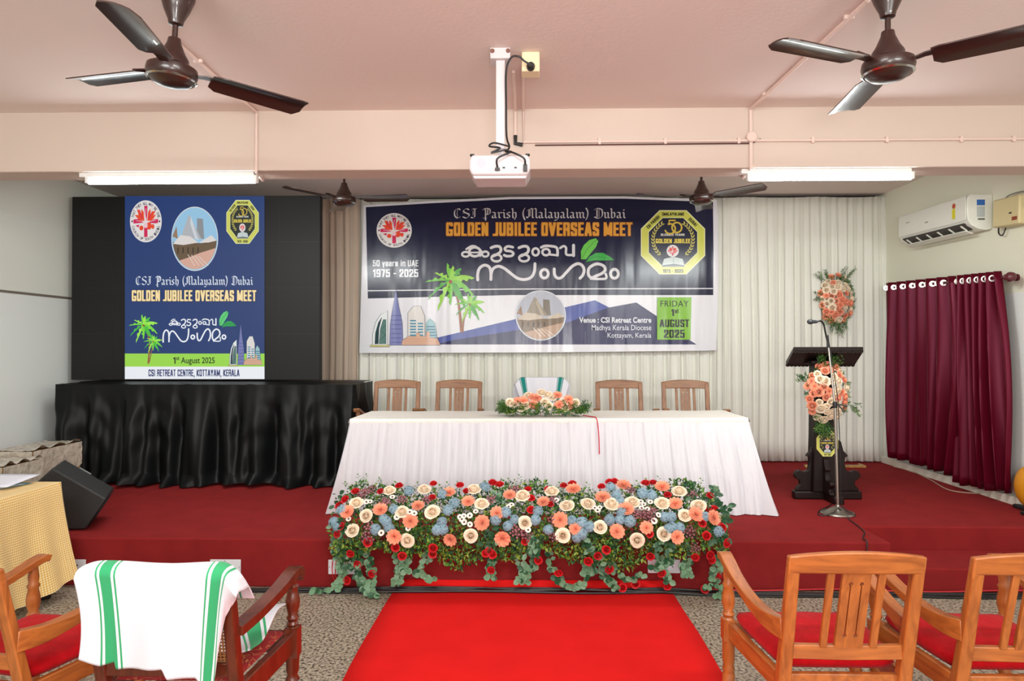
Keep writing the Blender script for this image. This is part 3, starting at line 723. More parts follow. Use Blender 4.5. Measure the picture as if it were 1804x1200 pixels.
def draw_word_two(p, f, k, c, wd=27):
    S = lambda pts, ww=wd: p.stroke([f(q) for q in pts], ww * k, c)
    def E(cx, cy, rx, ry): x, y = f((cx, cy)); p.ring(x, y, rx * k, ry * k, wd * k, c)
    S([(328, 708), (328, 650), (345, 598), (390, 570), (435, 588), (450, 640), (450, 704)])
    S([(450, 660), (470, 605), (520, 580), (575, 600), (640, 650), (700, 692), (765, 704), (825, 684), (856, 630), (862, 556)])
    E(950, 650, 36, 40)
    S([(1042, 606), (1046, 660), (1072, 690), (1110, 684), (1160, 632), (1210, 580), (1262, 556), (1302, 572), (1320, 612), (1310, 660), (1282, 692)])
    S([(1395, 690), (1365, 668), (1360, 620), (1380, 585), (1440, 558), (1500, 575), (1518, 612), (1490, 645), (1430, 672), (1385, 694)])
    S([(1385, 696), (1520, 696), (1522, 652)], 22); 
    E(1604, 650, 36, 42)
def draw_leaves(p, f, c1=(104, 190, 76), c2=(60, 166, 70)):
    p.poly([f(q) for q in [(1293, 515), (1290, 440), (1318, 382), (1370, 335), (1430, 318), (1453, 345), (1432, 400), (1390, 450), (1340, 515)]], c1)
    p.poly([f(q) for q in [(1338, 540), (1370, 490), (1430, 455), (1500, 455), (1560, 490), (1603, 522), (1500, 527), (1420, 524)]], c2)
    p.up(); p.stroke([f((1300, 505)), f((1360, 410)), f((1440, 330))], 0.8, (60, 130, 50)); p.stroke([f((1345, 532)), f((1440, 490)), f((1590, 518))], 0.7, (40, 120, 50))
def draw_palm(p, cx, cy, s, trunk, seed, cols=((110, 190, 50), (70, 160, 50), (146, 206, 60))):
    r = random.Random(seed)
    p.stroke(trunk, (0.07 * s, 0.11 * s), (150, 92, 62)); p.up()
    for i, (a, L_, droop) in enumerate(((100, .8, .1), (60, .85, .25), (25, 1.05, .35), (-5, .95, .55), (-45, .85, .5), (140, .85, .25), (165, 1.05, .35), (195, .95, .55), (235, .9, .5), (270, .8, .2), (310, .7, .3), (80, .6, .0))):
        A = math.radians(a); n = 8; up_ = []; dn = []
        for k in range(n + 1):
            t = k / n
            x = cx + math.cos(A) * L_ * s * t; y = cy - math.sin(A) * L_ * s * t + droop * s * t * t
            wd = s * 0.15 * math.sin(PI * min(1, t * .92 + .06)); nx, ny = -math.sin(A), -math.cos(A)
            up_.append((x + nx * wd * .55, y + ny * wd * .55)); dn.append((x - nx * wd * (.35 + .75 * (k % 2)), y - ny * wd * (.35 + .75 * (k % 2)) + wd * .4))
        p.poly(up_ + dn[::-1], cols[i % 3])
        if i % 4 == 3: p.up()
    p.ellipse(cx, cy + 0.06 * s, .07 * s, .08 * s, (150, 70, 40), 12); p.up()
def draw_skyline(p, x0, x1, yb, H_):
    # a generic row of tall towers; unit: x 0..100, y 0 (bottom) .. 100 (top)
    f = lambda u, v: (x0 + (x1 - x0) * u / 100, yb - H_ * v / 100)
    def P(pts, c, line=True):
        p.poly([f(*q) for q in pts], c)
        if line: p.stroke([f(*q) for q in pts] + [f(*pts[0])], .55, (58, 64, 84), smooth=False, cap=False)
    P([(4, 0), (4, 20), (8, 40), (15, 54), (25, 62), (25, 0)], (226, 232, 232)); P([(28, 0), (29, 38), (33, 70), (37, 100), (41, 70), (46, 40), (47, 0)], (116, 122, 176)); P([(54, 0), (54, 58), (62, 70), (72, 70), (78, 52), (78, 0)], (222, 218, 214))
    P([(79, 0), (80, 40), (85, 48), (92, 40), (97, 0)], (150, 190, 196)); p.up()
    P([(7, 2), (8, 22), (12, 40), (17, 50), (13, 30), (12, 2)], (24, 60, 66)); P([(13, 2), (15, 30), (19, 46), (23, 46), (23, 2)], (80, 120, 112))
    for k in range(8):
        y = 6 + k * 5.2
        P([(57, y), (65.5, y), (65.5, y + 2.6), (57, y + 2.6)], (70, 140, 170), False); 
        if k < 7: P([(68, y), (75.5, y), (75.5, y + 2.6), (68, y + 2.6)], (70, 140, 170), False)
        if k < 6: P([(81, y), (95 - k * .6, y), (95 - k * .6, y + 2.2), (81, y + 2.2)], (70, 120, 150), False)
    for k in range(7): P([(30, 4 + k * 8), (45, 4 + k * 8), (44.5, 5.5 + k * 8), (30.5, 5.5 + k * 8)], (84, 90, 150), False)
    p.stroke([f(15, 10), f(22, 18)], .5, (20, 40, 40)); p.stroke([f(15, 26), f(22, 18)], .5, (20, 40, 40)); p.stroke([f(15, 26), f(22, 36)], .5, (20, 40, 40))
    p.up()
    P([(45, 0), (46, 8), (55, 16), (66, 16), (66, 22), (71, 22), (71, 16), (80, 16), (80, 24), (85, 24), (85, 14), (96, 12), (100, 0)], (220, 176, 150)); p.up()
    for k in range(4): p.stroke([f(48, 3 + k * 3), f(97, 3 + k * 3)], .35, (150, 100, 84), cap=False)
    P([(0, 0), (0, -3), (28, -3), (28, 0)], (206, 200, 120))
def draw_church(p, cx, cy, rx, ry, sky, roof, wall, ground, spire):
    T = lambda u, v: (cx + u * rx, cy - v * ry)
    def clip(pts):
        out = []
        for u, v in pts:
            r = math.hypot(u, v); 
            if r > 0.97: u, v = u / r * .97, v / r * .97
            out.append(T(u, v))
        return out
    p.ellipse(cx, cy, rx * 1.03, ry * 1.03, (214, 220, 224)); p.up(); p.ellipse(cx, cy, rx, ry, sky); p.up()
    arc = lambda a0, a1: [(math.cos(math.radians(t)) * .985, math.sin(math.radians(t)) * .985) for t in range(a0, a1 + 1, 8)]
    p.poly(clip(arc(186, 354) + [(.98, -.06), (.3, -.14), (-.4, -.12)]), wall)
    p.poly([T(.1, .66), T(.36, .64), (T(.42, .0)), T(.1, .0)], tuple(int(c * .8) for c in spire))
    p.poly([T(-.98, .08), T(-.8, .4), T(-.74, .0)], (150, 120, 96)); p.up()
    p.poly([T(-.6, .06), T(-.26, .78), T(-.16, .66), T(.3, -.02)], spire); p.up()
    p.poly([T(-.16, .72), T(.12, .06), T(.2, -.04), T(.02, .0), T(-.2, .5)], tuple(min(255, int(c * 1.18)) for c in spire)); p.up()
    p.poly([T(-.96, -.16), T(-.62, .12), T(-.2, .08), T(.16, -.12), T(-.5, -.2)], roof); p.poly([T(.2, -.12), T(.74, .12), T(.96, -.06), T(.6, -.12)], roof)
    p.poly(clip(arc(226, 340) + [(.94, -.3), (.2, -.46), (-.2, -.58)]), ground); p.up()
    for k in range(5): p.poly([T(-.76 + k * .22, -.28), T(-.70 + k * .22, -.27), T(-.70 + k * .22, -.46), T(-.76 + k * .22, -.48)], tuple(int(c * .6) for c in wall))
    for k in range(4): p.stroke([T(-.3 + k * .16, -.5 - k * .02), T(.0 + k * .2, -.86)], .025 * rx, (226, 214, 206), cap=False)
    p.up()

# ------------------------------------------------------------------ LED display
YL = 6.9
pl, pr_ = atY(122, 345, YL), atY(561, 668, YL)
led_o = Vector(((pl.x + pr_.x) / 2, YL + 0.04, 1.315))
led = thing('led_display', 'large black display wall showing a blue event poster, standing on the black draped table', 'screen', led_o)
ztop = pl.z
b = MB(); b.box((0, 0.045, (ztop - 1.315) / 2), (pr_.x - pl.x, 0.08, ztop - 1.315)); b.build('cabinet', mat('led_black', (29, 29, 29), 0.6, spec=0.25), led, bevel=0.004)
b = MB()
for i in range(1, 6):
    x = lerp(pl.x, pr_.x, i / 6) - led_o.x; b.box((x, 0.0045, (ztop - 1.315) / 2), (0.003, 0.002, ztop - 1.33))
for j in range(1, 4): b.box((0, 0.0045, (ztop - 1.315) * j / 4), (pr_.x - pl.x - 0.01, 0.002, 0.003))
b.build('module_seam', mat('led_seam', (26, 26, 26), 0.6), led)
def led_mat(c): return emat('led_%d_%d_%d' % c, c, 1.0)
p = Print(YL + 0.036, led, led_mat, led_o)
p.poly([(220, 345.5), (466, 345.5), (466, 668), (220, 668)], (26, 56, 112)); p.up()
p.poly([(220, 623), (466, 623), (466, 646), (220, 646)], (156, 218, 76)); p.poly([(220, 646), (466, 646), (466, 668), (220, 668)], (238, 242, 248)); p.done('lit_poster')['label'] = 'lit blue poster area with green and white bands'
draw_emblem(p, 257, 390, 28, 37); p.done('round_emblem')
draw_crest(p, 427.5, 391, 28.5, 38.5, False, (30, 40, 36)); p.done('octagon_crest')
draw_church(p, 343.5, 421, 40, 55, (150, 196, 226), (222, 216, 212), (104, 84, 62), (214, 168, 150), (176, 180, 186)); p.done('church_picture')
p.nib('CSI Parish (Malayalam) Dubai', 239, 446, 487, 502, (232, 238, 248)); p.heavy('GOLDEN JUBILEE OVERSEAS MEET', 233, 452, 511.5, 530.8, (70, 50, 40), grow=.7); p.up()
p.heavy('GOLDEN JUBILEE OVERSEAS MEET', 233, 452, 511.5, 530.8, (252, 226, 168)); p.done('title_lettering')
f1, k1 = mapper((170, 378), (1240, 540), (298, 561), (382.5, 580)); f2, k2 = mapper((313, 545), (1655, 710), (287, 578), (399.5, 603))
draw_word_one(p, f1, k1, (240, 244, 250)); draw_word_two(p, f2, k2, (240, 244, 250), 30); f3, k3 = mapper((1290, 318), (1605, 540), (387, 548), (418, 577)); draw_leaves(p, f3, (90, 206, 120), (30, 160, 80)); p.done('malayalam_lettering')
draw_palm(p, 254, 572, 26, [(254, 574), (264, 600), (262, 640)], 3, ((120, 220, 60), (70, 190, 60), (160, 235, 80))); draw_palm(p, 271, 601, 17, [(271, 603), (268, 620), (264, 638)], 4, ((120, 220, 60), (70, 190, 60), (160, 235, 80))); p.done('palm_picture')
draw_skyline(p, 403, 463, 643, 72); p.done('tower_picture')
p.heavy('1', 306, 311, 629.5, 641, (20, 40, 24), .22, .1); p.text('st', 312, 317.5, 628.5, 634.5, (20, 40, 24), .02); p.text('August 2025', 320, 379.5, 629.5, 643.5, (20, 40, 24), .015)
p.done('date_lettering'); p.heavy('CSI RETREAT CENTRE, KOTTAYAM, KERALA', 263, 423, 651, 663, (26, 44, 104), .27); p.done('place_lettering')

# ------------------------------------------------------------------ banner
YN = 7.84
def vinyl(c):
    name = 'vinyl_%d_%d_%d' % c
    if name in MATS: return MATS[name]
    m = mat(name, c, 0.2, spec=0.36); nt = m.node_tree; N = nt.nodes; L = nt.links
    g = N.new('ShaderNodeNewGeometry'); mp = N.new('ShaderNodeMapping'); mp.inputs['Scale'].default_value = (3.2, 0.0, 0.4); L.new(g.outputs['Position'], mp.inputs[0])
    n = N.new('ShaderNodeTexNoise'); n.inputs['Scale'].default_value = 1.0; n.inputs['Detail'].default_value = 2.5; L.new(mp.outputs[0], n.inputs['Vector'])
    mp2 = N.new('ShaderNodeMapping'); mp2.inputs['Scale'].default_value = (22, 0, 14); L.new(g.outputs['Position'], mp2.inputs[0])
    n2 = N.new('ShaderNodeTexNoise'); n2.inputs['Scale'].default_value = 1.0; n2.inputs['Detail'].default_value = 2; L.new(mp2.outputs[0], n2.inputs['Vector'])
    ad = N.new('ShaderNodeMath'); ad.operation = 'MULTIPLY_ADD'; ad.inputs[1].default_value = 0.02; L.new(n2.outputs['Fac'], ad.inputs[0]); L.new(n.outputs['Fac'], ad.inputs[2])
    bp = N.new('ShaderNodeBump'); bp.inputs['Strength'].default_value = 1.0; bp.inputs['Distance'].default_value = 0.022
    L.new(ad.outputs[0], bp.inputs['Height']); L.new(bp.outputs[0], N['Principled BSDF'].inputs['Normal'])
    return m
bc = atY(950, 485, YN)
ban = thing('event_banner', 'wide navy and white printed vinyl banner hung on the white backdrop curtain', 'banner', (bc.x, YN, atY(950, 623, YN).z))
o_ = Vector(ban.location)
WHT = (226, 226, 232); NV = (22, 24, 56)
b = MB()
outl = [(633, 622), (641, 362), (760, 354), (900, 347), (1100, 346), (1263, 352), (1266, 480), (1262, 617), (1240, 618), (950, 621)]
pts = [atY(a, c, YN) - o_ for a, c in outl]
b.prism([(q.x, q.z) for q in pts], lambda u, v, w_: (u, w_, v), 0.0, 0.004); b.build('sheet', vinyl(WHT), ban, smooth=False)
p = Print(YN, ban, vinyl, o_); p.layer = 2
p.poly([(644.5, 365), (760, 358), (900, 351), (1100, 350), (1256, 356), (1257, 440), (1256.5, 520), (1100, 520), (900, 520), (648, 526)], NV); p.up()
p.poly([(646, 511.5), (900, 508.5), (1256, 507.5), (1256, 509.3), (900, 510.3), (646, 513.3)], WHT); p.up()
p.poly([(770, 595), (905, 563), (1048, 529), (1080, 545), (1075, 607), (766, 607)], (74, 88, 160)); p.up()
p.poly([(766, 607), (800, 599), (1000, 568), (1072, 542), (1121, 533), (1157, 557), (1158, 598.5), (1214, 598.5), (1227, 607)], (38, 38, 84)); p.done('printed_ground')['label'] = 'navy field over a white lower band with blue hill shapes'
draw_emblem(p, 694.5, 406, 31, 30.5); p.done('round_emblem')
draw_crest(p, 1185.5, 427, 56.5, 56.5); p.done('octagon_crest')
p.heavy('50 years in UAE', 657, 737, 458.5, 469.5, (220, 222, 230), .3); p.done('slogan_lettering'); p.heavy('1975 - 2025', 657, 737, 474.5, 488.5, (220, 222, 230), .32); p.done('years_lettering')
p.nib('CSI Parish (Malayalam) Dubai', 798, 1102, 367.5, 384.5, (206, 204, 208)); p.heavy('GOLDEN JUBILEE OVERSEAS MEET', 786, 1114, 392, 416, (96, 48, 36), grow=1.0); p.up()
p.heavy('GOLDEN JUBILEE OVERSEAS MEET', 786, 1114, 392, 416, (224, 158, 62)); p.done('title_lettering')
fb = lambda q: (780 + q[0] / 5.306, 360 + q[1] / 5.306)
draw_word_one(p, fb, 1 / 5.306, (214, 212, 214)); draw_word_two(p, fb, 1 / 5.306, (216, 214, 218)); draw_leaves(p, fb); p.done('malayalam_lettering')
draw_palm(p, 794, 494, 44, [(794, 496), (807, 530), (813, 583)], 5); draw_palm(p, 828, 535, 27, [(829, 537), (818, 560), (815, 585)], 6); p.done('palm_picture')
draw_skyline(p, 652, 776, 608, 98); p.done('tower_picture')
draw_church(p, 952.5, 556, 43, 43, (176, 180, 192), (200, 186, 166), (120, 98, 76), (184, 152, 128), (150, 140, 124)); p.done('church_picture')
p.text('Venue : CSI Retreat Centre', 1020, 1147, 559, 569, (222, 224, 234), .03); p.text('Madhya Kerala Diocese', 1042, 1147, 572.5, 585, (214, 216, 230), .008); p.text('Kottayam, Kerala', 1070, 1147, 586.5, 598, (214, 216, 230), .008); p.done('venue_lettering')
p.poly([(1157.5, 524), (1217.5, 524), (1216, 598.5), (1157, 598.5)], (130, 186, 62)); p.up()
D_ = (26, 36, 26)
p.text('FRIDAY', 1163, 1212.5, 530, 540.5, D_, .005, 1.1); p.heavy('1', 1182, 1187.5, 545, 557, D_, .5); p.heavy('st', 1188.5, 1195, 544.5, 552, D_, .34)
p.heavy('AUGUST', 1161.5, 1213.5, 563, 576.5, D_); p.heavy('2025', 1169, 1205.5, 581, 595.5, D_); p.done('date_panel')
# ------------------------------------------------------------------ curtains on the stage
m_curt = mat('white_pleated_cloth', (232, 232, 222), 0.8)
m_curt2 = mat('shade_tinted_cloth', (196, 178, 160), 0.85, sheen=0.1)  # beige tint stands in for the shade beside the display
def fold(x, seed, per):
    # irregular pleats: sum of a few waves
    return (math.sin(2 * PI * x / per + seed) + 0.6 * math.sin(2 * PI * x / (per * 0.61) + seed * 2.3 + 1.1 * math.sin(x * 1.7)) + 0.35 * math.sin(2 * PI * x / (per * 2.7) + seed)) / 1.6
def backdrop(label, x0, x1, y, m, seed, per=0.105, amp=0.028, ztop=3.38, zb=SH + 0.012, edge=0.0, group='pleated backdrop curtains'):
    b = MB(); nu = int((x1 - x0) / 0.011); 
    def fn(u, v):
        x = lerp(x0, x1, u); z = lerp(ztop, zb, v)
        a = amp * (0.35 + 0.65 * smooth01(v * 6)) * (1 + 0.25 * math.sin(v * 5 + x * 2))
        return (x + 0.006 * math.sin(v * 4 + x * 9) - edge * (1 - v) * smooth01((u - .9) / .1), y + a * fold(x + 0.012 * math.sin(v * 3 + x), seed, per), z + 0.006 * math.sin(x * 8) * (1 - v))
    b.sheet(fn, nu, 14)
    o = b.build('backdrop_curtain', m, solid=0.003, recalc=False); return tag(o, label, 'curtain', group)
backdrop('white pleated backdrop curtain hanging behind the banner and the head table', -2.05, 2.32, 7.95, m_curt, 0.3)
backdrop('white pleated backdrop curtain on the right, behind the lectern', 2.26, atY(1570, 500, 7.93).x, 7.93, m_curt, 1.9, 0.10, 0.02, edge=0.05)
backdrop('narrow pleated backdrop curtain, tinted beige for shade, between the display screen and the banner', -3.4, atY(632, 500, 7.9).x, 7.9, m_curt2, 4.4, 0.085, 0.02)
b = MB(); b.tube([(-3.5, 7.96, 3.395), (XR - 0.1, 7.96, 3.395)], 0.006, 8); tag(b.build('curtain_wire', m_black), 'dark wire along the stage ceiling carrying the backdrop curtains', 'wire')

# ------------------------------------------------------------------ maroon window curtains on the right wall
m_mar = mat('maroon_satin', (82, 8, 26), 0.34, spec=0.5)
m_mar.node_tree.nodes['Principled BSDF'].inputs['Specular Tint'].default_value = (0.7, 0.2, 0.32, 1)
m_eye = mat('steel_eyelet', (214, 210, 204), 0.3, metal=0.75)
m_rodm = mat('maroon_rod', (92, 34, 44), 0.35)
XC = 4.0
ra = atX(1558, 508, XC); rb = atX(1772, 488.5, XC)
rod = thing('curtain_rod', 'maroon curtain rod with round finial on the right wall', 'rod', ra)
b = MB(); b.tube([(0, 0, 0), tuple(rb - ra)], 0.014, 12); b.build('pole', m_rodm, rod)
e = rb - ra
b = MB(); dn = e.normalized(); b.lathe([(0.014, 0), (0.026, 0.004), (0.018, 0.016), (0.03, 0.03), (0.042, 0.052), (0.036, 0.078), (0.016, 0.092), (0.0, 0.094)], e, 18, dn); b.build('finial', m_rodm, rod)
for k in (0.02, 0.985):
    b = MB(); q = e * k; b.tube([q, q + Vector((XR - 0.002 - XC, 0, 0))], 0.01, 8); b.lathe([(0.03, 0), (0.03, 0.012)], q + Vector((XR - 0.002 - XC, 0, 0)), 14, (-1, 0, 0)); b.build('bracket', m_rodm, rod)
def rodpt(y): 
    t = (y - ra.y) / (rb.y - ra.y); return ra.lerp(rb, t)
def window_curtain(label, ya, yb_, zb_far, zb_near, seed, npl, flare):
    t = thing('window_curtain', label, 'curtain', (XC, ya, SH), 0, 'maroon window curtains')
    o = Vector(t.location); b = MB(); L_ = yb_ - ya
    def fn(u, v):
        y = lerp(ya, yb_, u); top = rodpt(y).z + 0.055; zb = lerp(zb_far, zb_near, u) + 0.012 * math.sin(u * 23 + seed)
        z = lerp(top, zb, v); ph = 2 * PI * npl * u
        amp = lerp(0.05, 0.05 + 0.02 * math.sin(u * 9 + seed), smooth01(v * 1.4))
        x = XC + amp * math.sin(ph + 0.7 * math.sin(v * 2.2 + u * 6 + seed) * v) + 0.012 * math.sin(ph * 2.3 + v * 3) * v
        y2 = y + 0.03 * math.sin(v * 2.5 + u * 5) * v - (flare * v * v) * smooth01(u) + 0.02 * math.cos(ph) * v - 0.085 * math.sin(PI * v) * smooth01((u - .8) / .2)
        return Vector((min(x, XR - 0.012), y2, z)) - o
    b.sheet(fn, npl * 20, 26); b.build('cloth', m_mar, t, solid=0.003, recalc=False)
    for k in range(npl * 2 - 1):
        u = (k + 0.5) / (npl * 2)
        y = lerp(ya, yb_, (k * 0.5 + 0.0) / npl) if k else ya - 0.02
        q = rodpt(y) - o
        tilt = Vector((-0.75 if k % 2 else -0.55, -1 , 0))
        n_ = 24; b = MB(); b.lathe([(0.018, -0.004), (0.028, -0.005), (0.030, 0.0), (0.028, 0.005), (0.018, 0.004), (0.018, -0.004)], q + Vector((-0.012, -0.002, 0)), 20, tilt); b.build('eyelet', m_eye, t)
    return t
YF = ra.y - 0.04; YN_ = rb.y + 0.05
ym = atX(1688, 650, XC).y
window_curtain('maroon satin curtain panel nearest the white backdrop, on the right wall', YF, ym + 0.02, atX(1575, 806, XC).z, atX(1682, 838, XC).z, 0.4, 7, -0.02)
window_curtain('maroon satin curtain panel nearest the right edge of the photo', ym, YN_, atX(1690, 853, XC).z, atX(1786, 868, XC).z, 2.1, 6, 0.13)

# ------------------------------------------------------------------ air conditioner and stabilizer
m_ac = mat('ac_white', (236, 238, 228), 0.35)
A0 = atX(1583, 386, 3.90); A1 = atX(1704, 349, 3.90)
acy0, acy1 = A1.y, A0.y
t = thing('air_conditioner', 'white split air conditioner with yellow rating sticker high on the right wall', 'air conditioner', (XR, acy0, 2.7))
t.rotation_euler = (math.atan2(A0.z - A1.z, acy1 - acy0) * 0.9, 0, 0)
prof = [(0, 0.0), (-0.05, -0.012), (-0.12, -0.0), (-0.185, 0.035), (-0.215, 0.085), (-0.222, 0.20), (-0.215, 0.285), (-0.195, 0.305), (0, 0.305)]
LA = acy1 - acy0
b = MB(); b.prism(prof, lambda u, v, w_: (u - 0.002, w_, v), 0, LA); b.build('body', m_ac, t, bevel=0.006)
b = MB(); b.prism([(-0.222, 0.075), (-0.229, 0.095), (-0.230, 0.28), (-0.222, 0.296)], lambda u, v, w_: (u - 0.002, w_, v), 0.012, LA - 0.02); b.build('front_panel', m_ac, t, bevel=0.004)
b = MB(); b.prism([(-0.135, -0.003), (-0.205, 0.048), (-0.209, 0.058), (-0.13, 0.02)], lambda u, v, w_: (u - 0.004, w_, v), 0.06, LA - 0.06); b.build('air_outlet', mat('dark_outlet', (64, 58, 54), 0.6), t)
b = MB(); b.prism([(-0.09, -0.03), (-0.10, -0.035), (-0.165, -0.012), (-0.16, -0.004)], lambda u, v, w_: (u - 0.03, w_, v), 0.07, LA - 0.07); b.build('louvre_flap', m_ac, t, bevel=0.002)
for k in range(6):
    b = MB(); b.box((-0.175, 0.12 + k * (LA - 0.24) / 5, 0.02), (0.07, 0.014, 0.012), Matrix.Rotation(0.6, 3, 'Y')); b.build('vent_fin', m_ac, t)
b = MB(); b.lathe([(0.024, 0), (0.024, 0.001)], (-0.2325, 0.175, 0.232), 20, (-1, 0, 0)); b.cur = 1; b.box((-0.2325, 0.178, 0.16), (0.0015, 0.044, 0.09)); b.build('rating_sticker', [mat('sticker_red', (190, 84, 50), 0.5), mat('sticker_yellow', (222, 214, 40), 0.5)], t)
b = MB(); b.box((-0.2325, 0.6, 0.155), (0.001, 0.05, 0.012)); b.box((-0.2325, 0.93, 0.205), (0.001, 0.06, 0.008)); b.build('maker_mark', mat('grey_mark', (150, 154, 150), 0.5), t)
b = MB(); b.box((-0.105, -0.001, 0.232), (0.07, 0.001, 0.05)); b.build('blue_sticker', mat('sticker_blue', (50, 110, 190), 0.5), t)
b = MB(); b.box((-0.105, -0.001, 0.15), (0.07, 0.001, 0.09)); b.build('grey_sticker', mat('sticker_grey', (190, 196, 196), 0.5), t)
b = MB(); b.box((-0.10, -0.001, 0.085), (0.06, 0.001, 0.014)); b.build('dark_sticker', mat('sticker_dark', (90, 96, 92), 0.5), t)
S0 = atX(1777, 400, 4.0)
t = thing('voltage_stabilizer', 'cream voltage stabilizer box with a black plug beside the air conditioner', 'electrical box', (XR, 5.62, 2.655))
t.rotation_euler = (0.05, 0, 0)
mcr = mat('cream_enamel', (214, 200, 152), 0.45)
b = MB(); b.box((-0.065, 0.16, 0.12), (0.126, 0.32, 0.235)); b.build('box', mcr, t, bevel=0.012)
b = MB(); b.box((-0.1295, 0.05, 0.05), (0.002, 0.06, 0.03)); b.build('red_badge', mat('badge_red', (140, 60, 34), 0.4), t)
b = MB(); b.box((-0.1295, 0.10, 0.1), (0.002, 0.03, 0.012)); b.build('meter', m_black, t)
b = MB(); b.lathe([(0.026, 0), (0.026, 0.02), (0.014, 0.045)], (-0.06, -0.001, 0.15), 14, (0, -1, 0)); b.build('plug', m_black, t)
b = MB(); b.tube(spline([(-0.06, -0.045, 0.15), (-0.03, -0.06, 0.2), (-0.02, -0.03, 0.255), (-0.04, 0.1, 0.275), (-0.05, 0.25, 0.262), (-0.03, 0.36, 0.2)]), 0.006, 8); b.build('cord', mat('grey_cord', (150, 150, 140), 0.5), t)
b = MB(); b.tube(spline([(-0.03, 0.29, 0.0), (-0.05, 0.3, -0.06), (-0.04, 0.36, -0.04), (-0.03, 0.38, 0.02)]), 0.006, 8); b.build('lower_cord', m_black, t)

# ------------------------------------------------------------------ display table with black satin drape
m_satin = mat('black_satin', (11, 13, 14), 0.46, spec=0.2)
tl = atY(100, 680, 6.5); tr = atY(630, 668, 6.5)
bl = atZ(86, 800, SH); bx0 = -4.62
ZT = 1.305
t = thing('satin_drape', 'black satin cloth draped over the table under the display', 'cloth', (-3.3, 6.5, SH))
o = Vector(t.location)
xl, xr = tl.x, tr.x - 0.04
yb_ = 7.25
def perim(s_, drop):
    # path round the table: left side back->front, front left->right, right side front->back
    fl = 0.16 * drop ** 1.3
    Ls = [yb_ - 6.5, xr - xl, yb_ - 6.5]; tot = sum(Ls); d = s_ * tot
    if d < Ls[0]: return xl - fl * 0.5, yb_ - d, Vector((-1, 0)), d
    if d < Ls[0] + Ls[1]: return xl + (d - Ls[0]), 6.5 - fl * 0.4, Vector((0, -1)), d
    return xr + fl * 0.1, 6.5 + (d - Ls[0] - Ls[1]), Vector((1, 0)), d
rr = random.Random(3)
ph = [rr.uniform(0, 6.28) for _ in range(12)]
def drape(s_, v):
    x, y, n, d = perim(s_, v)
    f = 0
    for i, per in enumerate((0.52, 0.31, 0.19, 0.115)):
        lean = (0.05, -0.07, 0.03, 0.0)[i] * v
        f += (0.030, 0.030, 0.017, 0.007)[i] * math.sin(2 * PI * (d + lean) / per + ph[i] + 0.9 * math.sin(d * 2.1 + i))
    f = math.copysign(abs(f) ** 0.9, f) * (0.12 + 0.95 * smooth01(v * 1.8))
    # a few scoops where the cloth is pinned up
    for c, wd in ((0.95, 0.42), (1.75, 0.3), (2.75, 0.36), (3.35, 0.3)):
        k = (d - c) / wd
        if abs(k) < 1: f += 0.010 * math.sin(2 * PI * (v * 3.2 - 1.6 * k * k)) * (1 - k * k) * smooth01(v * 3) * (1 - smooth01((v - .5) / .4))
    zb = SH + 0.012 + 0.03 * (0.5 + 0.5 * math.sin(d * 5 + 1))
    z = lerp(ZT - 0.012, zb, v)
    if v > 0.9: f += 0.05 * ((v - 0.9) / 0.1) * (1 + math.sin(d * 31))
    return Vector((x + n.x * (f + 0.02), y + n.y * (f + 0.02), z)) - o
b = MB(); b.sheet(drape, 420, 40)
b.sheet(lambda u, v: Vector((lerp(xl - 0.012, xr + 0.012, u), lerp(6.49, yb_, v), ZT + (0.008 * math.sin(u * 60 + v * 9) * math.sin(v * 14 + u * 31) - 0.012) * (1 if v < 0.45 else 0.0) - 0.004)) - o, 160, 14)
b.build('cloth', m_satin, t, recalc=False)
for x in (xl + 0.1, xr - 0.1):
    for y in (6.62, yb_ - 0.08):
        b = MB(); b.box((x - o.x, y - o.y, (ZT - 0.06 - SH) / 2), (0.05, 0.05, ZT - 0.06 - SH)); b.build('table_leg', m_black, t)
b = MB(); b.box(((xl + xr) / 2 - o.x, (6.56 + yb_) / 2 - o.y, ZT - 0.045 - o.z), (xr - xl - 0.06, yb_ - 6.6, 0.035)); b.build('table_board', m_black, t)

# ------------------------------------------------------------------ head table
m_skirt = mat('white_satin_skirt', (218, 218, 224), 0.42, sheen=0.0, spec=0.4)
m_lace = mat('white_table_lace', (236, 232, 224), 0.8, noise=(16, 0.03), bump=(30, 0.25))
FL, FR, BR, BLc = Vector((-1.42, 5.46, 0)), Vector((1.80, 5.60, 0)), Vector((1.80, 6.27, 0)), Vector((-1.40, 6.13, 0))
ZH = 1.075
ht = thing('head_table', 'long head table with pleated white satin skirt and lace top cloth', 'table', ((FL.x + FR.x) / 2, 5.9, SH))
o = Vector(ht.location)
b = MB()
cor = [FL, FR, BR, BLc]
b.prism([(p_.x - o.x, p_.y - o.y) for p_ in cor], lambda u, v, w_: (u * 0.985, v * 0.97, w_), ZH - 0.045 - o.z, ZH - 0.012 - o.z); b.build('table_board', wood('table_board_wood', (150, 110, 70)), ht, smooth=False)
for u in (0.06, 0.5, 0.94):
    for y in (0.12, -0.28):
        b = MB(); b.box((lerp(-1.55, 1.55, u), y + 0.05, (ZH - 0.05 - SH) / 2), (0.045, 0.045, ZH - 0.05 - SH)); b.build('leg', wood('table_board_wood', (150, 110, 70)), ht)
b = MB()
ctr = sum(cor, Vector()) / 4
def topc(u, v):
    p_ = FL.lerp(FR, u).lerp(BLc.lerp(BR, u), v)
    return Vector((p_.x, p_.y, ZH + 0.002 * math.sin(u * 40) * math.sin(v * 8))) - o
b.sheet(topc, 80, 12)
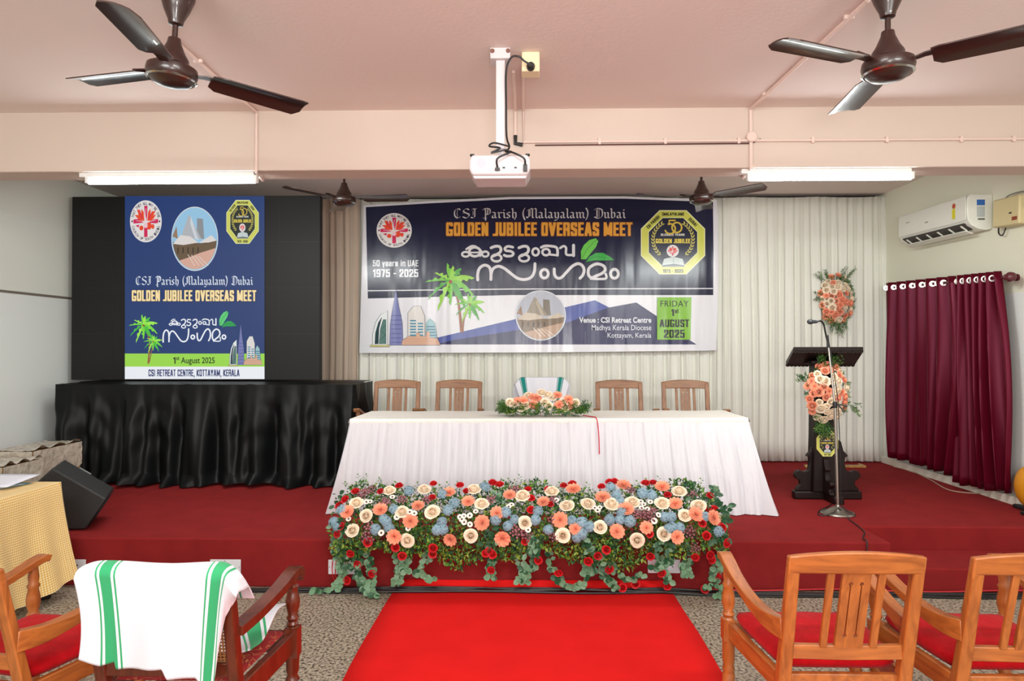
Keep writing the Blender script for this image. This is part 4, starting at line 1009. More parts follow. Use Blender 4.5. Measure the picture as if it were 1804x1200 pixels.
def hem(a, c, out):
    def fn(u, v):
        p_ = a.lerp(c, u); sc_ = 0.032 + 0.007 * abs(math.sin(u * PI * 26))
        return Vector((p_.x + out[0] * (0.014 * smooth01(v * 2)), p_.y + out[1] * (0.014 * smooth01(v * 2)), ZH - v * sc_ - 0.0)) - o
    return fn
b.sheet(hem(FL, FR, (0, -1)), 240, 4); b.sheet(hem(FR, BR, (1, 0)), 50, 4); b.sheet(hem(BLc, FL, (-1, 0)), 50, 4)
b.build('lace_top_cloth', m_lace, ht, recalc=False)
b = MB()
L1, L2, L3 = (FL - BLc).length, (FR - FL).length, (BR - FR).length; TT = L1 + L2 + L3
def pinch(a): return 1.6 * math.sqrt(abs(math.sin(a / 2)) + 0.02) - 1.1
def skirt(s_, v):
    d = s_ * TT; fl = 0.13 * v ** 1.5 + 0.03 * math.sin(PI * v)
    if d < L1: p_ = BLc.lerp(FL, d / L1); n = Vector((-1, 0, 0)); k = d / L1; 
    elif d < L1 + L2: p_ = FL.lerp(FR, (d - L1) / L2); n = Vector((0.0, -1, 0)); 
    else: p_ = FR.lerp(BR, (d - L1 - L2) / L3); n = Vector((1, 0, 0))
    # rounded corners
    c1 = math.exp(-((d - L1) / 0.06) ** 2); c2 = math.exp(-((d - L1 - L2) / 0.06) ** 2)
    n = (n + Vector((-1, -1, 0)) * c1 * 0.8 + Vector((1, -1, 0)) * c2 * 0.8); n.normalize()
    f = 0
    for i, (per, am) in enumerate(((0.062, 0.009), (0.145, 0.021), (0.31, 0.024), (0.083, 0.014))):
        f += am * pinch(2 * PI * (d + 0.03 * v * math.sin(d * 3 + i)) / per + i * 1.7 + 1.3 * math.sin(d * 2.7 + i * 2)) * ((0.6 if i == 0 else 0.2) + (0.2 if i == 0 else 0.9) * v)
    if d >= L1 and d <= L1 + L2:
        yfr = lerp(p_.y, 5.43, v)       # the skirt falls to a straight line on the floor
        sx = (p_.x - ctr.x); return Vector((p_.x + sx * 0.040 * v ** 1.2 + math.copysign(0.025 * math.sin(PI * v), sx) * smooth01((abs(sx) - 1.2) / 0.4), yfr + n.y * (f + 0.004 + 0.01), lerp(ZH - 0.03, SH + 0.006, v))) - o
    fl2 = 0.15 * v ** 1.2
    q = p_ + n * (f + 0.004 + fl2)
    if d < L1: q.y += (5.43 - FL.y) * v * smooth01(d / L1)
    else: q.y += (5.43 - FR.y) * v * smooth01((TT - d) / L3)
    q.z = lerp(ZH - 0.03, SH + 0.006, v)
    return q - o
b.sheet(skirt, 620, 20); b.build('pleated_skirt', m_skirt, ht, recalc=False)
# red ribbon lying over the table edge
xr0 = atZ(1048, 735, ZH).x
b = MB(); b.tube(spline([(xr0 - 0.09, 5.72, ZH + 0.006), (xr0 - 0.03, 5.62, ZH + 0.006), (xr0, 5.548, ZH + 0.004), (xr0 + 0.012, 5.525, ZH - 0.05), (xr0 + 0.018, 5.50, ZH - 0.15), (xr0 + 0.02, 5.485, ZH - 0.28)], 5), 0.0045, 6)
tag(b.build('ribbon', mat('red_cord', (206, 40, 70), 0.5)), 'thin red ribbon hanging over the front edge of the white table', 'ribbon')
# ------------------------------------------------------------------ wooden armchairs
def splat_geo(w_, h, d):
    # centre slat with two keyhole slots
    c = bpy.data.curves.new('s', 'CURVE'); c.dimensions = '2D'; c.fill_mode = 'BOTH'; c.extrude = d / 2
    def loop(pts):
        s = c.splines.new('POLY'); s.points.add(len(pts) - 1)
        for p_, q in zip(s.points, pts): p_.co = (q[0], q[1], 0, 1)
        s.use_cyclic_u = True
    loop([(-w_ / 2, 0), (w_ / 2, 0), (w_ / 2, h), (-w_ / 2, h)])
    for x in (-0.019, 0.019):
        r = 0.0075; k = 0.0022; pts = []
        for i in range(-70, 251, 20): pts.append((x + r * math.cos(math.radians(i)), h - 0.045 + r * math.sin(math.radians(i))))
        pts += [(x - k, h - 0.055), (x - k, 0.06)]
        for i in range(110, 431, 20): pts.append((x + r * math.cos(math.radians(i)), 0.05 + r * math.sin(math.radians(i))))
        pts += [(x + k, 0.06), (x + k, h - 0.055)]
        loop(pts)
    o = bpy.data.objects.new('s', c); col.objects.link(o); bpy.context.view_layer.update()
    me = bpy.data.meshes.new_from_object(o.evaluated_get(bpy.context.evaluated_depsgraph_get()))
    vs = [(v.co.x, v.co.z, v.co.y) for v in me.vertices]; fs = [tuple(p_.vertices) for p_ in me.polygons]
    bpy.data.objects.remove(o); bpy.data.curves.remove(c); bpy.data.meshes.remove(me)
    return vs, fs
m_vel = mat('red_velvet', (184, 8, 20), 0.9, noise=(30, 0.12), bump=(180, 0.2), sheen=0.05, spec=0.15)
TURN = [(0.019, 0.0), (0.022, 0.03), (0.026, 0.10), (0.026, 0.24), (0.022, 0.25), (0.027, 0.262), (0.021, 0.275), (0.026, 0.30), (0.026, 0.40)]
TURN2 = [(0.026, 0.0), (0.020, 0.008), (0.027, 0.022), (0.019, 0.034), (0.028, 0.07), (0.027, 0.10), (0.020, 0.135), (0.026, 0.15), (0.019, 0.162), (0.022, 0.19), (0.017, 0.235)]
def backline(z):   # the back posts lean backwards above the seat
    return -0.235 - 0.115 * max(0, (z - 0.42)) / 0.5 if z > 0.42 else -0.235 - 0.03 * (0.42 - z) / 0.42
def make_chair(label, mw, group, arm=0.0):
    mx, my = grain(mw, 'x'), grain(mw, 'y')
    t = thing('wooden_armchair', label, 'chair', (0, 0, 0), 0, group)
    HW = 0.215
    for s in (-1, 1):
        b = MB(); b.bar([(s * HW, backline(z), z) for z in (0.0, 0.2, 0.42, 0.55, 0.7, 0.85, 0.915)], [0.042, 0.044, 0.048, 0.046, 0.044, 0.042, 0.042], [0.036, 0.04, 0.044, 0.038, 0.034, 0.03, 0.028]); b.build('back_post', mw, t, bevel=0.005)
    b = MB(); n = 12; poly_b = []; vs = []
    for i in range(n + 1):
        u = -1 + 2 * i / n; x = u * (HW + 0.0215); zt = 0.925 + 0.022 * (1 - u * u); zb_ = 0.862 + 0.004 * (1 - u * u); cv = -0.016 * (1 - u * u)
        for z in (zb_, zt):
            for k in (-0.014, 0.014): vs.append((x, backline(z) + cv + k, z))
    fs = []
    for i in range(n):
        a = i * 4; c = a + 4
        fs += [(a, a + 1, c + 1, c), (a + 2, c + 2, c + 3, a + 3), (a, c, c + 2, a + 2), (a + 1, a + 3, c + 3, c + 1)]
    fs += [(0, 2, 3, 1), (n * 4, n * 4 + 1, n * 4 + 3, n * 4 + 2)]
    b.add(vs, fs); b.build('crest_rail', mx, t, bevel=0.006)
    b = MB(); b.bar([(-HW, backline(0.56), 0.56), (0, backline(0.56) - 0.008, 0.56), (HW, backline(0.56), 0.56)], 0.024, 0.052, (0, 1, 0)); b.build('lower_back_rail', mx, t, bevel=0.004)
    z0, z1 = 0.580, 0.872; y0, y1 = backline(z0) - 0.008, backline(z1) - 0.014
    tiltm = Matrix.Translation((0, y0, z0)) @ Matrix.Rotation(-math.atan2(y1 - y0, z1 - z0) * -1, 4, 'X')
    tiltm = Matrix.Translation((0, y0, z0)) @ Matrix.Rotation(math.atan2(-(y1 - y0), z1 - z0), 4, 'X')
    h = math.hypot(z1 - z0, y1 - y0)
    b = MB(); b.M = tiltm; b.add(*splat_geo(0.098, h, 0.014)); b.build('center_splat', mw, t, smooth=False)
    for s in (-1, 1):
        b = MB(); b.M = tiltm; b.box((s * 0.088, 0, h / 2), (0.026, 0.014, h)); b.build('side_splat', mw, t, bevel=0.003)
    FW = 0.272; FY = 0.235
    for s in (-1, 1):
        b = MB(); b.lathe(TURN, (s * FW, FY, 0), 18); b.box((s * FW, FY, 0.43), (0.052, 0.052, 0.09)); b.lathe(TURN2, (s * FW, FY, 0.475), 18); b.build('front_post', mw, t, angle=0.9)
        b = MB(); pts = spline([(s * 0.222, backline(0.66) + 0.005, 0.645), (s * 0.245, -0.19, 0.640), (s * 0.262, -0.05, 0.655), (s * 0.272, 0.10, 0.688), (s * 0.274, 0.20, 0.716), (s * 0.274, 0.275, 0.735), (s * 0.274, 0.30, 0.728)], 4)
        pts = [q + Vector((0, 0, arm)) for q in pts]; k = len(pts); b.bar(pts, [lerp(0.036, 0.056, min(1, i / k * 1.5)) for i in range(k)], [lerp(0.075, 0.03, smooth01(i / k * 2.2)) for i in range(k)]); b.build('armrest', my, t, bevel=0.006)
    b = MB()
    for s in (-1, 1): b.bar([(s * 0.222, -0.225, 0.43), (s * 0.268, 0.225, 0.43)], 0.026, 0.075)
    b.bar([(-FW, FY, 0.43), (FW, FY, 0.43)], 0.026, 0.075, (0, 1, 0)); b.bar([(-HW, -0.236, 0.43), (HW, -0.236, 0.43)], 0.026, 0.075, (0, 1, 0)); b.build('seat_frame', my, t, bevel=0.004)
    for s in (-1, 1):
        b = MB(); b.bar([(s * 0.218, -0.245, 0.17), (s * 0.27, 0.225, 0.17)], 0.02, 0.035); b.build('side_stretcher', my, t, bevel=0.003)
    b = MB()
    def cush(u, v):
        a, c = 2 * u - 1, 2 * v - 1
        sx, sy = math.copysign(abs(a) ** 1.0, a), math.copysign(abs(c) ** 1.0, c)
        return sx, sy
    N_ = 14; rings = []
    def pt(a, c, z, grow):
        hw = lerp(0.212, 0.252, (c + 1) / 2) * grow
        rx = 1 - 0.05 * abs(c) ** 6; ry = 1 - 0.05 * abs(a) ** 6
        return (a * hw * rx, 0.008 + c * 0.215 * ry * grow, z)
    vs = []
    for layer in range(2):
        for j in range(N_ + 1):
            for i in range(N_ + 1):
                a, c = 2 * i / N_ - 1, 2 * j / N_ - 1; edge = max(abs(a), abs(c))
                z = (0.512 + (1 - edge ** 4) * 0.02 + 0.003 * math.sin(a * 9) * math.sin(c * 7)) if layer else 0.469
                vs.append(pt(a, c, z, 0.985 if layer else 0.97))
    fs = []; K = (N_ + 1) ** 2
    for j in range(N_):
        for i in range(N_):
            a = j * (N_ + 1) + i; fs.append((a, a + 1, a + N_ + 2, a + N_ + 1)); fs.append((K + a, K + a + N_ + 1, K + a + N_ + 2, K + a + 1))
    ring = [i for i in range(N_ + 1)] + [j * (N_ + 1) + N_ for j in range(1, N_ + 1)] + [N_ * (N_ + 1) + i for i in range(N_ - 1, -1, -1)] + [j * (N_ + 1) for j in range(N_ - 1, 0, -1)]
    M_ = len(vs)
    for q in ring:
        i, j = q % (N_ + 1), q // (N_ + 1); vs.append(pt(2 * i / N_ - 1, 2 * j / N_ - 1, 0.492, 1.02))
    for i in range(len(ring)):
        a, c = ring[i], ring[(i + 1) % len(ring)]; d, e = M_ + i, M_ + (i + 1) % len(ring)
        fs.append((a, c, e, d)); fs.append((d, e, K + c, K + a))
    b.add(vs, fs); b.build('seat_cushion', m_vel, t, angle=1.4)
    return t
m_oak = wood('light_orange_wood', (178, 102, 44))
m_teak = wood('brown_teak', (146, 98, 58), 0.42)
m_dark = wood('dark_red_wood', (104, 44, 24), 0.3)
gf = 'light wood armchairs in the front row'
ch = make_chair('light wood armchair with red cushion, beside the right edge of the runner', m_oak, gf)
ch.location = (1.145, 2.755, 0)
c2 = copy_tree(ch); c2.location = (1.775, 2.75, 0); c2['label'] = 'light wood armchair with red cushion, cut off by the right edge of the photo'
c3 = copy_tree(ch); c3.location = (-1.94, 2.67, 0); c3.rotation_euler.z = -0.2; c3.scale = (1, 1, .972); c3['label'] = 'light wood armchair with red cushion, cut off by the left edge of the photo'
gb = 'wooden armchairs behind the head table'
bc_ = make_chair('brown wooden armchair behind the table, leftmost, nearest the black drape', m_teak, gb, -0.03)
lab = ['', 'brown wooden armchair behind the table, second from the black drape', 'brown wooden armchair behind the table, just right of the towel covered chair', 'brown wooden armchair behind the table, nearest the lectern', 'wooden armchair behind the table centre, its back covered by a white towel']
for i, (px, rz) in enumerate(((700, 0.02), (807, -0.02), (1090, -0.02), (1205, -0.06), (955, 0.0))):
    c = bc_ if i == 0 else copy_tree(bc_)
    x = atY(px, 700, 6.92).x; c.location = (x, 6.62, SH + 0.045 if False else SH); c.rotation_euler.z = PI + rz; c.scale = (1.0, 1.0, 1.045)
    if i: c['label'] = lab[i]

# ------------------------------------------------------------------ dark armchair with turned posts (front row, left)
ax_, ay_ = -1.255, 2.62
t = thing('turned_armchair', 'dark red wood armchair with turned posts and cane back under a towel', 'chair', (ax_, ay_, 0))
TP = [(0.022, 0.0), (0.026, 0.02), (0.018, 0.04), (0.028, 0.10), (0.030, 0.16), (0.020, 0.22), (0.029, 0.235), (0.020, 0.25), (0.030, 0.262), (0.020, 0.28), (0.026, 0.30), (0.028, 0.36)]
TP2 = [(0.028, 0), (0.02, 0.008), (0.026, 0.02), (0.018, 0.03), (0.027, 0.045), (0.019, 0.058), (0.028, 0.095), (0.03, 0.115), (0.024, 0.145), (0.018, 0.165), (0.025, 0.175), (0.016, 0.186), (0.022, 0.20), (0.017, 0.215)]
HW = 0.235
for s in (-1, 1):
    b = MB(); b.bar([(s * HW, -0.22 - 0.10 * max(0, z - 0.42) / 0.5, z) for z in (0, 0.2, 0.42, 0.6, 0.75, 0.875)], 0.042, 0.042); b.build('back_post', m_dark, t, bevel=0.006)
    b = MB(); b.lathe(TP, (s * 0.275, 0.23, 0), 18); b.box((s * 0.275, 0.23, 0.42), (0.056, 0.056, 0.12)); b.lathe(TP2, (s * 0.275, 0.23, 0.475), 18); b.build('front_post', m_dark, t, angle=0.9)
    b = MB(); pts = spline([(s * 0.24, -0.25, 0.662), (s * 0.255, -0.1, 0.668), (s * 0.272, 0.08, 0.69), (s * 0.276, 0.20, 0.708), (s * 0.276, 0.265, 0.706), (s * 0.276, 0.285, 0.685), (s * 0.276, 0.272, 0.668)], 4); b.bar(pts, 0.054, 0.034); b.build('armrest', m_dark, t, bevel=0.008)
    b = MB(); b.bar([(s * 0.24, -0.22, 0.42), (s * 0.272, 0.22, 0.42)], 0.03, 0.085); b.build('seat_rail', m_dark, t, bevel=0.005)
for y, hw in ((0.23, 0.27), (-0.222, 0.235)):
    b = MB(); b.bar([(-hw, y, 0.42), (hw, y, 0.42)], 0.03, 0.085, (0, 1, 0)); b.build('seat_rail', m_dark, t, bevel=0.005)
by = lambda z: -0.22 - 0.10 * (z - 0.42) / 0.5
b = MB(); b.bar([(-HW, by(0.85), 0.85), (0, by(0.85) - 0.012, 0.862), (HW, by(0.85), 0.85)], 0.028, 0.06, (0, 1, 0)); b.build('crest_rail', m_dark, t, bevel=0.005)
b = MB(); b.bar([(-HW, by(0.525), 0.525), (HW, by(0.525), 0.525)], 0.026, 0.05, (0, 1, 0)); b.build('lower_back_rail', m_dark, t, bevel=0.004)
def cane():
    m = mat('cane_weave', (170, 120, 70), 0.6)
    nt = m.node_tree; N = nt.nodes; L = nt.links; b_ = N['Principled BSDF']
    tc = N.new('ShaderNodeTexCoord'); vm = N.new('ShaderNodeVectorMath'); vm.operation = 'SCALE'; vm.inputs['Scale'].default_value = 80; L.new(tc.outputs['Object'], vm.inputs[0])
    fr = N.new('ShaderNodeVectorMath'); fr.operation = 'FRACTION'; L.new(vm.outputs[0], fr.inputs[0])
    sb = N.new('ShaderNodeVectorMath'); sb.operation = 'SUBTRACT'; sb.inputs[1].default_value = (.5, 0, .5); L.new(fr.outputs[0], sb.inputs[0])
    mu = N.new('ShaderNodeVectorMath'); mu.operation = 'MULTIPLY'; mu.inputs[1].default_value = (1, 0, 1); L.new(sb.outputs[0], mu.inputs[0])
    ln = N.new('ShaderNodeVectorMath'); ln.operation = 'LENGTH'; L.new(mu.outputs[0], ln.inputs[0])
    gt = N.new('ShaderNodeMath'); gt.operation = 'GREATER_THAN'; gt.inputs[1].default_value = 0.27; L.new(ln.outputs['Value'], gt.inputs[0])
    L.new(gt.outputs[0], b_.inputs['Alpha']); return m
b = MB(); b.sheet(lambda u, v: (lerp(-HW + 0.015, HW - 0.015, u), by(lerp(0.54, 0.83, v)), lerp(0.54, 0.83, v)), 4, 4); b.build('cane_panel', cane(), t)
m_bro = bpy.data.materials.new('red_brocade'); m_bro.use_nodes = True; nt = m_bro.node_tree; b_ = nt.nodes['Principled BSDF']; b_.inputs['Roughness'].default_value = 0.7
tc = nt.nodes.new('ShaderNodeTexCoord'); n_ = nt.nodes.new('ShaderNodeTexNoise'); n_.inputs['Scale'].default_value = 9; n_.inputs['Detail'].default_value = 1; n_.inputs['Distortion'].default_value = 3.5
nt.links.new(tc.outputs['Object'], n_.inputs['Vector']); r_ = nt.nodes.new('ShaderNodeValToRGB'); e = r_.color_ramp.elements
e[0].position = 0.40; e[0].color = rgb((140, 24, 28)); e[1].position = 0.60; e[1].color = rgb((150, 26, 30)); x = e.new(0.49); x.color = rgb((146, 26, 30)); x = e.new(0.515); x.color = rgb((196, 120, 76)); x = e.new(0.54); x.color = rgb((120, 20, 22))
nt.links.new(n_.outputs['Fac'], r_.inputs[0]); nt.links.new(r_.outputs[0], b_.inputs['Base Color'])
b = MB()
def seat(u, v):
    a, c = 2 * u - 1, 2 * v - 1; hw = lerp(0.218, 0.25, v)
    return (a * hw, lerp(-0.2, 0.225, v), 0.462 + 0.035 * (1 - max(abs(a), abs(c)) ** 4))
b.sheet(seat, 16, 16); b.build('seat_upholstery', m_bro, t)

# ------------------------------------------------------------------ towels
GRN = (52, 160, 104); W_ = (222, 222, 230)
bands = lambda c, k: [(c - .062 * k, GRN), (c - .050 * k, W_), (c - .034 * k, GRN), (c + .034 * k, W_), (c + .050 * k, GRN), (c + .062 * k, W_)]
m_tow = towel_mat('striped_towel', bands(0.185, 1.0) + bands(0.86, 1.05), W_)
b = MB()
def towel(u, v):
    # v 0: front hem on the seat side, 0.35: top of the chair back, 1: rear hem
    X_ = lerp(-0.275, 0.30, u)
    drop = 0.085 * max(0, (X_ - 0.18) / 0.12) ** 2.6 + 0.02 * max(0, (-0.2 - X_) / 0.08) ** 2
    top = 0.912 - drop + 0.004 * math.sin(u * 9)
    bot = pieces(X_, [(-0.275, 0.585), (-0.2, 0.565), (-0.155, 0.575), (-0.15, 0.548), (-0.03, 0.555), (0.02, 0.56), (0.035, 0.522), (0.13, 0.525), (0.16, 0.50), (0.19, 0.46), (0.22, 0.48), (0.24, 0.62), (0.265, 0.735), (0.30, 0.79)])
    if v < 0.35:
        k = v / 0.35; z = lerp(lerp(0.62, 0.77, smooth01((X_ - 0.17) / 0.06)), top, smooth01(k) * 0.3 + k * 0.7); y = -0.285 + 0.0 * k
        z = min(z, top); y = lerp(-0.235, -0.288, k)
        return (X_, y, z)
    k = (v - 0.35) / 0.65
    a = min(1, k / 0.10)
    y = -0.284 - 0.064 * math.sin(a * PI / 2) ; z = top + 0.010 * math.sin(a * PI) - k * (top - bot) 
    y += 0.045 * k * (1 - 0.2 * k)
    f = 0.007 * math.sin(X_ * 34 + k * 2) * k + 0.009 * math.sin(X_ * 19 + 1.0) * k
    f += 0.012 * smooth01((X_ - 0.2) / 0.1) * math.sin(X_ * 50 + k * 3) + 0.03 * smooth01((X_ - 0.2) / 0.1)
    sh = (0.05 * (0.9 - k)) * smooth01((X_ - 0.1) / 0.12)
    return (X_ - 0.055 * k * smooth01((X_ - 0.12) / 0.1) * 0.6 + 0.018 * math.sin(k * 3) * (1 if X_ < -0.1 else 0) * (X_ + 0.1) / -0.17, y - f, z)
def tow_uv(u, v):
    k = max(0, (v - 0.35) / 0.65)
    return (u + 0.055 * k * smooth01((u - 0.5) / 0.3) - 0.012 * k * (1 - smooth01(u / .5)), v)
b.sheet(towel, 120, 70, tow_uv)
tw = b.build('towel', m_tow, solid=0.004, recalc=False); tw.location = (ax_, ay_, 0)
tag(tw, 'white towel with green stripes hung over the dark armchair back', 'towel', 'green striped white towels')
m_tow2 = towel_mat('striped_towel_seat', bands(0.70, 1.3), W_)
b = MB()
def seat_towel(u, v):
    A, B_, C_, D_2 = Vector((0.03, -0.15, 0.502)), Vector((0.228, -0.09, 0.504)), Vector((0.258, 0.20, 0.59)), Vector((-0.04, 0.17, 0.508))
    q = A.lerp(B_, u).lerp(D_2.lerp(C_, u), v)
    q.z += 0.02 * math.sin(u * 5 + v * 3) * (1 - abs(2 * u - 1)) * .8 + 0.016 * math.sin(v * 8 + u * 2) * u + 0.006
    return q
b.sheet(seat_towel, 40, 40, lambda u, v: (0.35 + 0.45 * u + 0.28 * v - 0.14, v))
tw = b.build('towel', m_tow2, solid=0.005, recalc=False); tw.location = (ax_, ay_, 0)
tag(tw, 'white towel with green stripes lying crumpled on the dark armchair seat', 'towel', 'green striped white towels')
# towel over the middle chair behind the table
m_tow3 = towel_mat('striped_towel_middle', [(0.10, (30, 130, 120)), (0.115, W_), (0.125, (30, 130, 120)), (0.195, W_), (0.205, (30, 130, 120)), (0.215, W_), (0.80, (30, 130, 120)), (0.81, W_), (0.82, (30, 130, 120)), (0.895, W_), (0.905, (30, 130, 120)), (0.915, W_)], (226, 226, 234))
b = MB()
def mid_towel(u, v):
    X_ = lerp(-0.29, 0.29, u); e = max(0, abs(X_) - 0.2) / 0.09
    top = 0.965 - 0.07 * e * e
    pinch = 1 - 0.34 * max(0, v - 0.2) / 0.8 * smooth01(abs(X_) / 0.2)
    if v < 0.25: k = v / 0.25; return (X_, -0.375 + 0.0 * k, lerp(0.7, top, k))
    k = (v - 0.25) / 0.75; a = min(1, k / 0.12)
    return (X_ * pinch, -0.375 + 0.068 * math.sin(a * PI / 2) + 0.07 * k + 0.01 * math.sin(X_ * 30), top + 0.008 * math.sin(a * PI) - max(0, k - 0.12) / 0.88 * (0.33 - 0.1 * e))
b.sheet(mid_towel, 60, 36)
tw = b.build('towel', m_tow3, solid=0.004, recalc=False)
x = atY(955, 700, 6.92).x; tw.location = (x, 6.62, SH); tw.scale = (1, 1, 1.045); tw.rotation_euler.z = PI
tag(tw, 'white towel with teal stripes over the middle chair behind the table', 'towel', 'green striped white towels')
# ------------------------------------------------------------------ flower shapes
def petal(b, a, r0, r1, z0, z1, wid, cup=0.3, curl=0.15, nu=4, nv=4):
    ca, sa = math.cos(a), math.sin(a)
    def fn(u, v):
        s_ = (u - 0.5) * 2; w_ = wid * (0.55 + 0.75 * v - 0.55 * v ** 3) * s_
        r = lerp(r0, r1, v ** 0.9) - cup * wid * s_ * s_ * (1 - 0.3 * v) + curl * (r1 - r0) * max(0, v - .7) * 2
        z = lerp(z0, z1, v) - curl * wid * max(0, v - 0.75) * 2.5 - 0.12 * wid * s_ * s_ * v
        return (ca * r - sa * w_, sa * r + ca * w_, z)
    b.sheet(fn, nu, nv)
def rose_mesh(name, m, R_, m_center=None, layers=((3, .20, .10, .1, .84), (4, .30, .24, .05, .80), (5, .36, .50, .0, .72), (5, .40, .78, .0, .56), (6, .42, 1.0, .0, .34))):
    b = MB(); r = random.Random(hash(name) % 997 if False else len(name) * 31)
    for li, (n, r0, r1, z0, z1) in enumerate(layers):
        if m_center: b.cur = 1 if li < 1 else 0
        off = r.uniform(0, 6)
        for k in range(n):
            a = 2 * PI * k / n + off + r.uniform(-.15, .15)
            petal(b, a, r0 * R_, r1 * R_ * r.uniform(.92, 1.08), z0 * R_, z1 * R_ * r.uniform(.92, 1.06), R_ * (0.30 + 0.34 * r1) * 1.1, .28, .20)
    b.cur = 1 if m_center else 0
    b.lathe([(0.0, .0), (.12 * R_, .1 * R_), (.13 * R_, .6 * R_), (.07 * R_, .74 * R_), (0, .78 * R_)], n=8)
    return b.mesh(name, [m, m_center] if m_center else m, angle=3.0, recalc=False)
def carnation_mesh(name, m, R_):
    b = MB()
    for li, (r1, z1, fr, ph_) in enumerate(((1.0, .30, 11, 0), (.86, .46, 9, 1), (.64, .58, 8, 2), (.40, .66, 6, 3), (.2, .66, 5, 4))):
        def fn(u, v):
            a = 2 * PI * u; wv = math.sin(a * fr + ph_) + 0.5 * math.sin(a * fr * 2.3 + ph_ * 2)
            rr_ = R_ * (0.06 + (r1 - 0.06) * v) * (1 + 0.07 * wv * v); return (rr_ * math.cos(a), rr_ * math.sin(a), R_ * (z1 * v ** 0.7 + 0.09 * wv * v * v))
        b.sheet(fn, 44, 4)
    return b.mesh(name, m, angle=3.0, recalc=False)
def hydrangea_mesh(name, m, R_):
    b = MB(); r = random.Random(5); n = 26
    for i in range(n):
        z = lerp(0.98, -0.15, i / n); a = i * 2.39996; q = math.sqrt(max(0, 1 - z * z)); c = Vector((q * math.cos(a), q * math.sin(a), z)) * R_ * r.uniform(.82, 1.0) + Vector((0, 0, R_ * .2))
        d = (c - Vector((0, 0, 0))).normalized(); u, v = b.frame(d); s_ = R_ * .36; sp = r.uniform(0, 3)
        for k in range(4):
            t = sp + k * PI / 2; e = u * math.cos(t) + v * math.sin(t); f = u * -math.sin(t) + v * math.cos(t)
            b.add([c, c + e * s_ * .6 + f * s_ * .42 + d * s_ * .12, c + e * s_ * 1.0 + d * s_ * .05, c + e * s_ * .6 - f * s_ * .42 + d * s_ * .12], [(0, 1, 2, 3)])
    b.sphere((0, 0, R_ * .15), R_ * .72, 8, 6)
    return b.mesh(name, m, angle=3.0, recalc=False)
def daisy_mesh(name, m, mc, R_):
    b = MB()
    for k in range(9): petal(b, 2 * PI * k / 9, .2 * R_, R_, .1 * R_, .32 * R_, .36 * R_, .05, .1, 2, 3)
    b.cur = 1; b.sphere((0, 0, .2 * R_), .34 * R_, 10, 6, (1, 1, .7))
    return b.mesh(name, [m, mc], angle=3.0, recalc=False)
def sprig_mesh(name, m, R_):
    b = MB(); r = random.Random(9)
    for i in range(15):
        a = i * 2.4; q = math.sqrt(i / 15); c = Vector((q * math.cos(a) * R_, q * math.sin(a) * R_, r.uniform(.1, .7) * R_ * (1.2 - q)))
        b.sphere(c, R_ * .2, 6, 4, (1, 1, .8))
        b.tube([c, (0, 0, -.3 * R_)], R_ * .03, 4, False)
    return b.mesh(name, m, angle=3.0, recalc=False)
F = dict(cream=mat('cream_petal', (250, 233, 208), 0.6, vary=.06, sheen=.1), creamc=mat('cream_petal_heart', (246, 216, 182), 0.6, vary=.06),
         peach=mat('peach_petal', (248, 164, 130), 0.6, vary=.10, sheen=.1), red=mat('red_petal', (206, 28, 36), 0.55, vary=.12), blue=mat('dusty_blue_petal', (138, 170, 186), 0.65, vary=.12),
         white=mat('white_petal', (238, 232, 222), 0.6), brown=mat('brown_flower_heart', (70, 40, 30), 0.8), mauve=mat('mauve_petal', (150, 96, 104), 0.65, vary=.2))
G = [mat('leaf_dark', (52, 92, 38), 0.5), mat('leaf_mid', (88, 136, 48), 0.5), mat('leaf_olive', (136, 160, 58), 0.5), mat('leaf_grey_green', (106, 144, 110), 0.5), mat('leaf_deep', (36, 82, 50), 0.5)]
M_ROSE = rose_mesh('cream_rose', F['cream'], 1.0, F['creamc']); M_PROSE = rose_mesh('peach_rose', F['peach'], 1.0)
M_CARN = carnation_mesh('peach_carnation', F['peach'], 1.0); M_RED = rose_mesh('red_rosebud', F['red'], 1.0, None, ((3, .2, .12, .0, 1.0), (4, .34, .34, .0, .95), (5, .42, .72, .0, .8), (5, .45, 1.0, .0, .45)))
M_BLUE = hydrangea_mesh('blue_hydrangea', F['blue'], 1.0); M_DAISY = daisy_mesh('white_daisy', F['white'], F['brown'], 1.0); M_SPRIG = sprig_mesh('mauve_sprig', F['mauve'], 1.0)
def put(name, me, root, pos, nrm, size, spin=None):
    q = Vector(nrm).normalized().to_track_quat('Z', 'Y') @ Quaternion((0, 0, 1), R.uniform(0, 6.28) if spin is None else spin)
    return instance(name, me, root, Vector(pos) - Vector(root.location), q, size * R.uniform(.9, 1.1))
def leaf(b, p, d, up_, L_, W_, c, fold_=0.25, n=1):
    d = Vector(d).normalized(); s_ = d.cross(Vector(up_))
    if s_.length < 1e-4: s_ = d.cross(Vector((1, 0.2, 0.1)))
    s_.normalize(); nn = s_.cross(d); p = Vector(p); b.cur = c
    m1 = p + d * L_ * .5 - nn * L_ * .04
    b.add([p, m1 + s_ * W_ / 2 + nn * W_ * fold_, p + d * L_ - nn * L_ * .12, m1 - s_ * W_ / 2 + nn * W_ * fold_, m1], [(0, 4, 1), (1, 4, 2), (0, 3, 4), (3, 2, 4)])
def round_leaf(b, p, d, nn, L_, W_, c):
    d = Vector(d).normalized(); nn = Vector(nn); nn = (nn - d * nn.dot(d)).normalized(); s_ = d.cross(nn); p = Vector(p); b.cur = c
    ring = [(0, 0), (.22, .38), (.5, .5), (.8, .36), (1, 0), (.8, -.36), (.5, -.5), (.22, -.38)]
    vs = [p + d * L_ * a + s_ * W_ * e + nn * abs(e) * W_ * .18 for a, e in ring] + [p + d * L_ * .5]
    b.add(vs, [(i, (i + 1) % 8, 8) for i in range(8)])
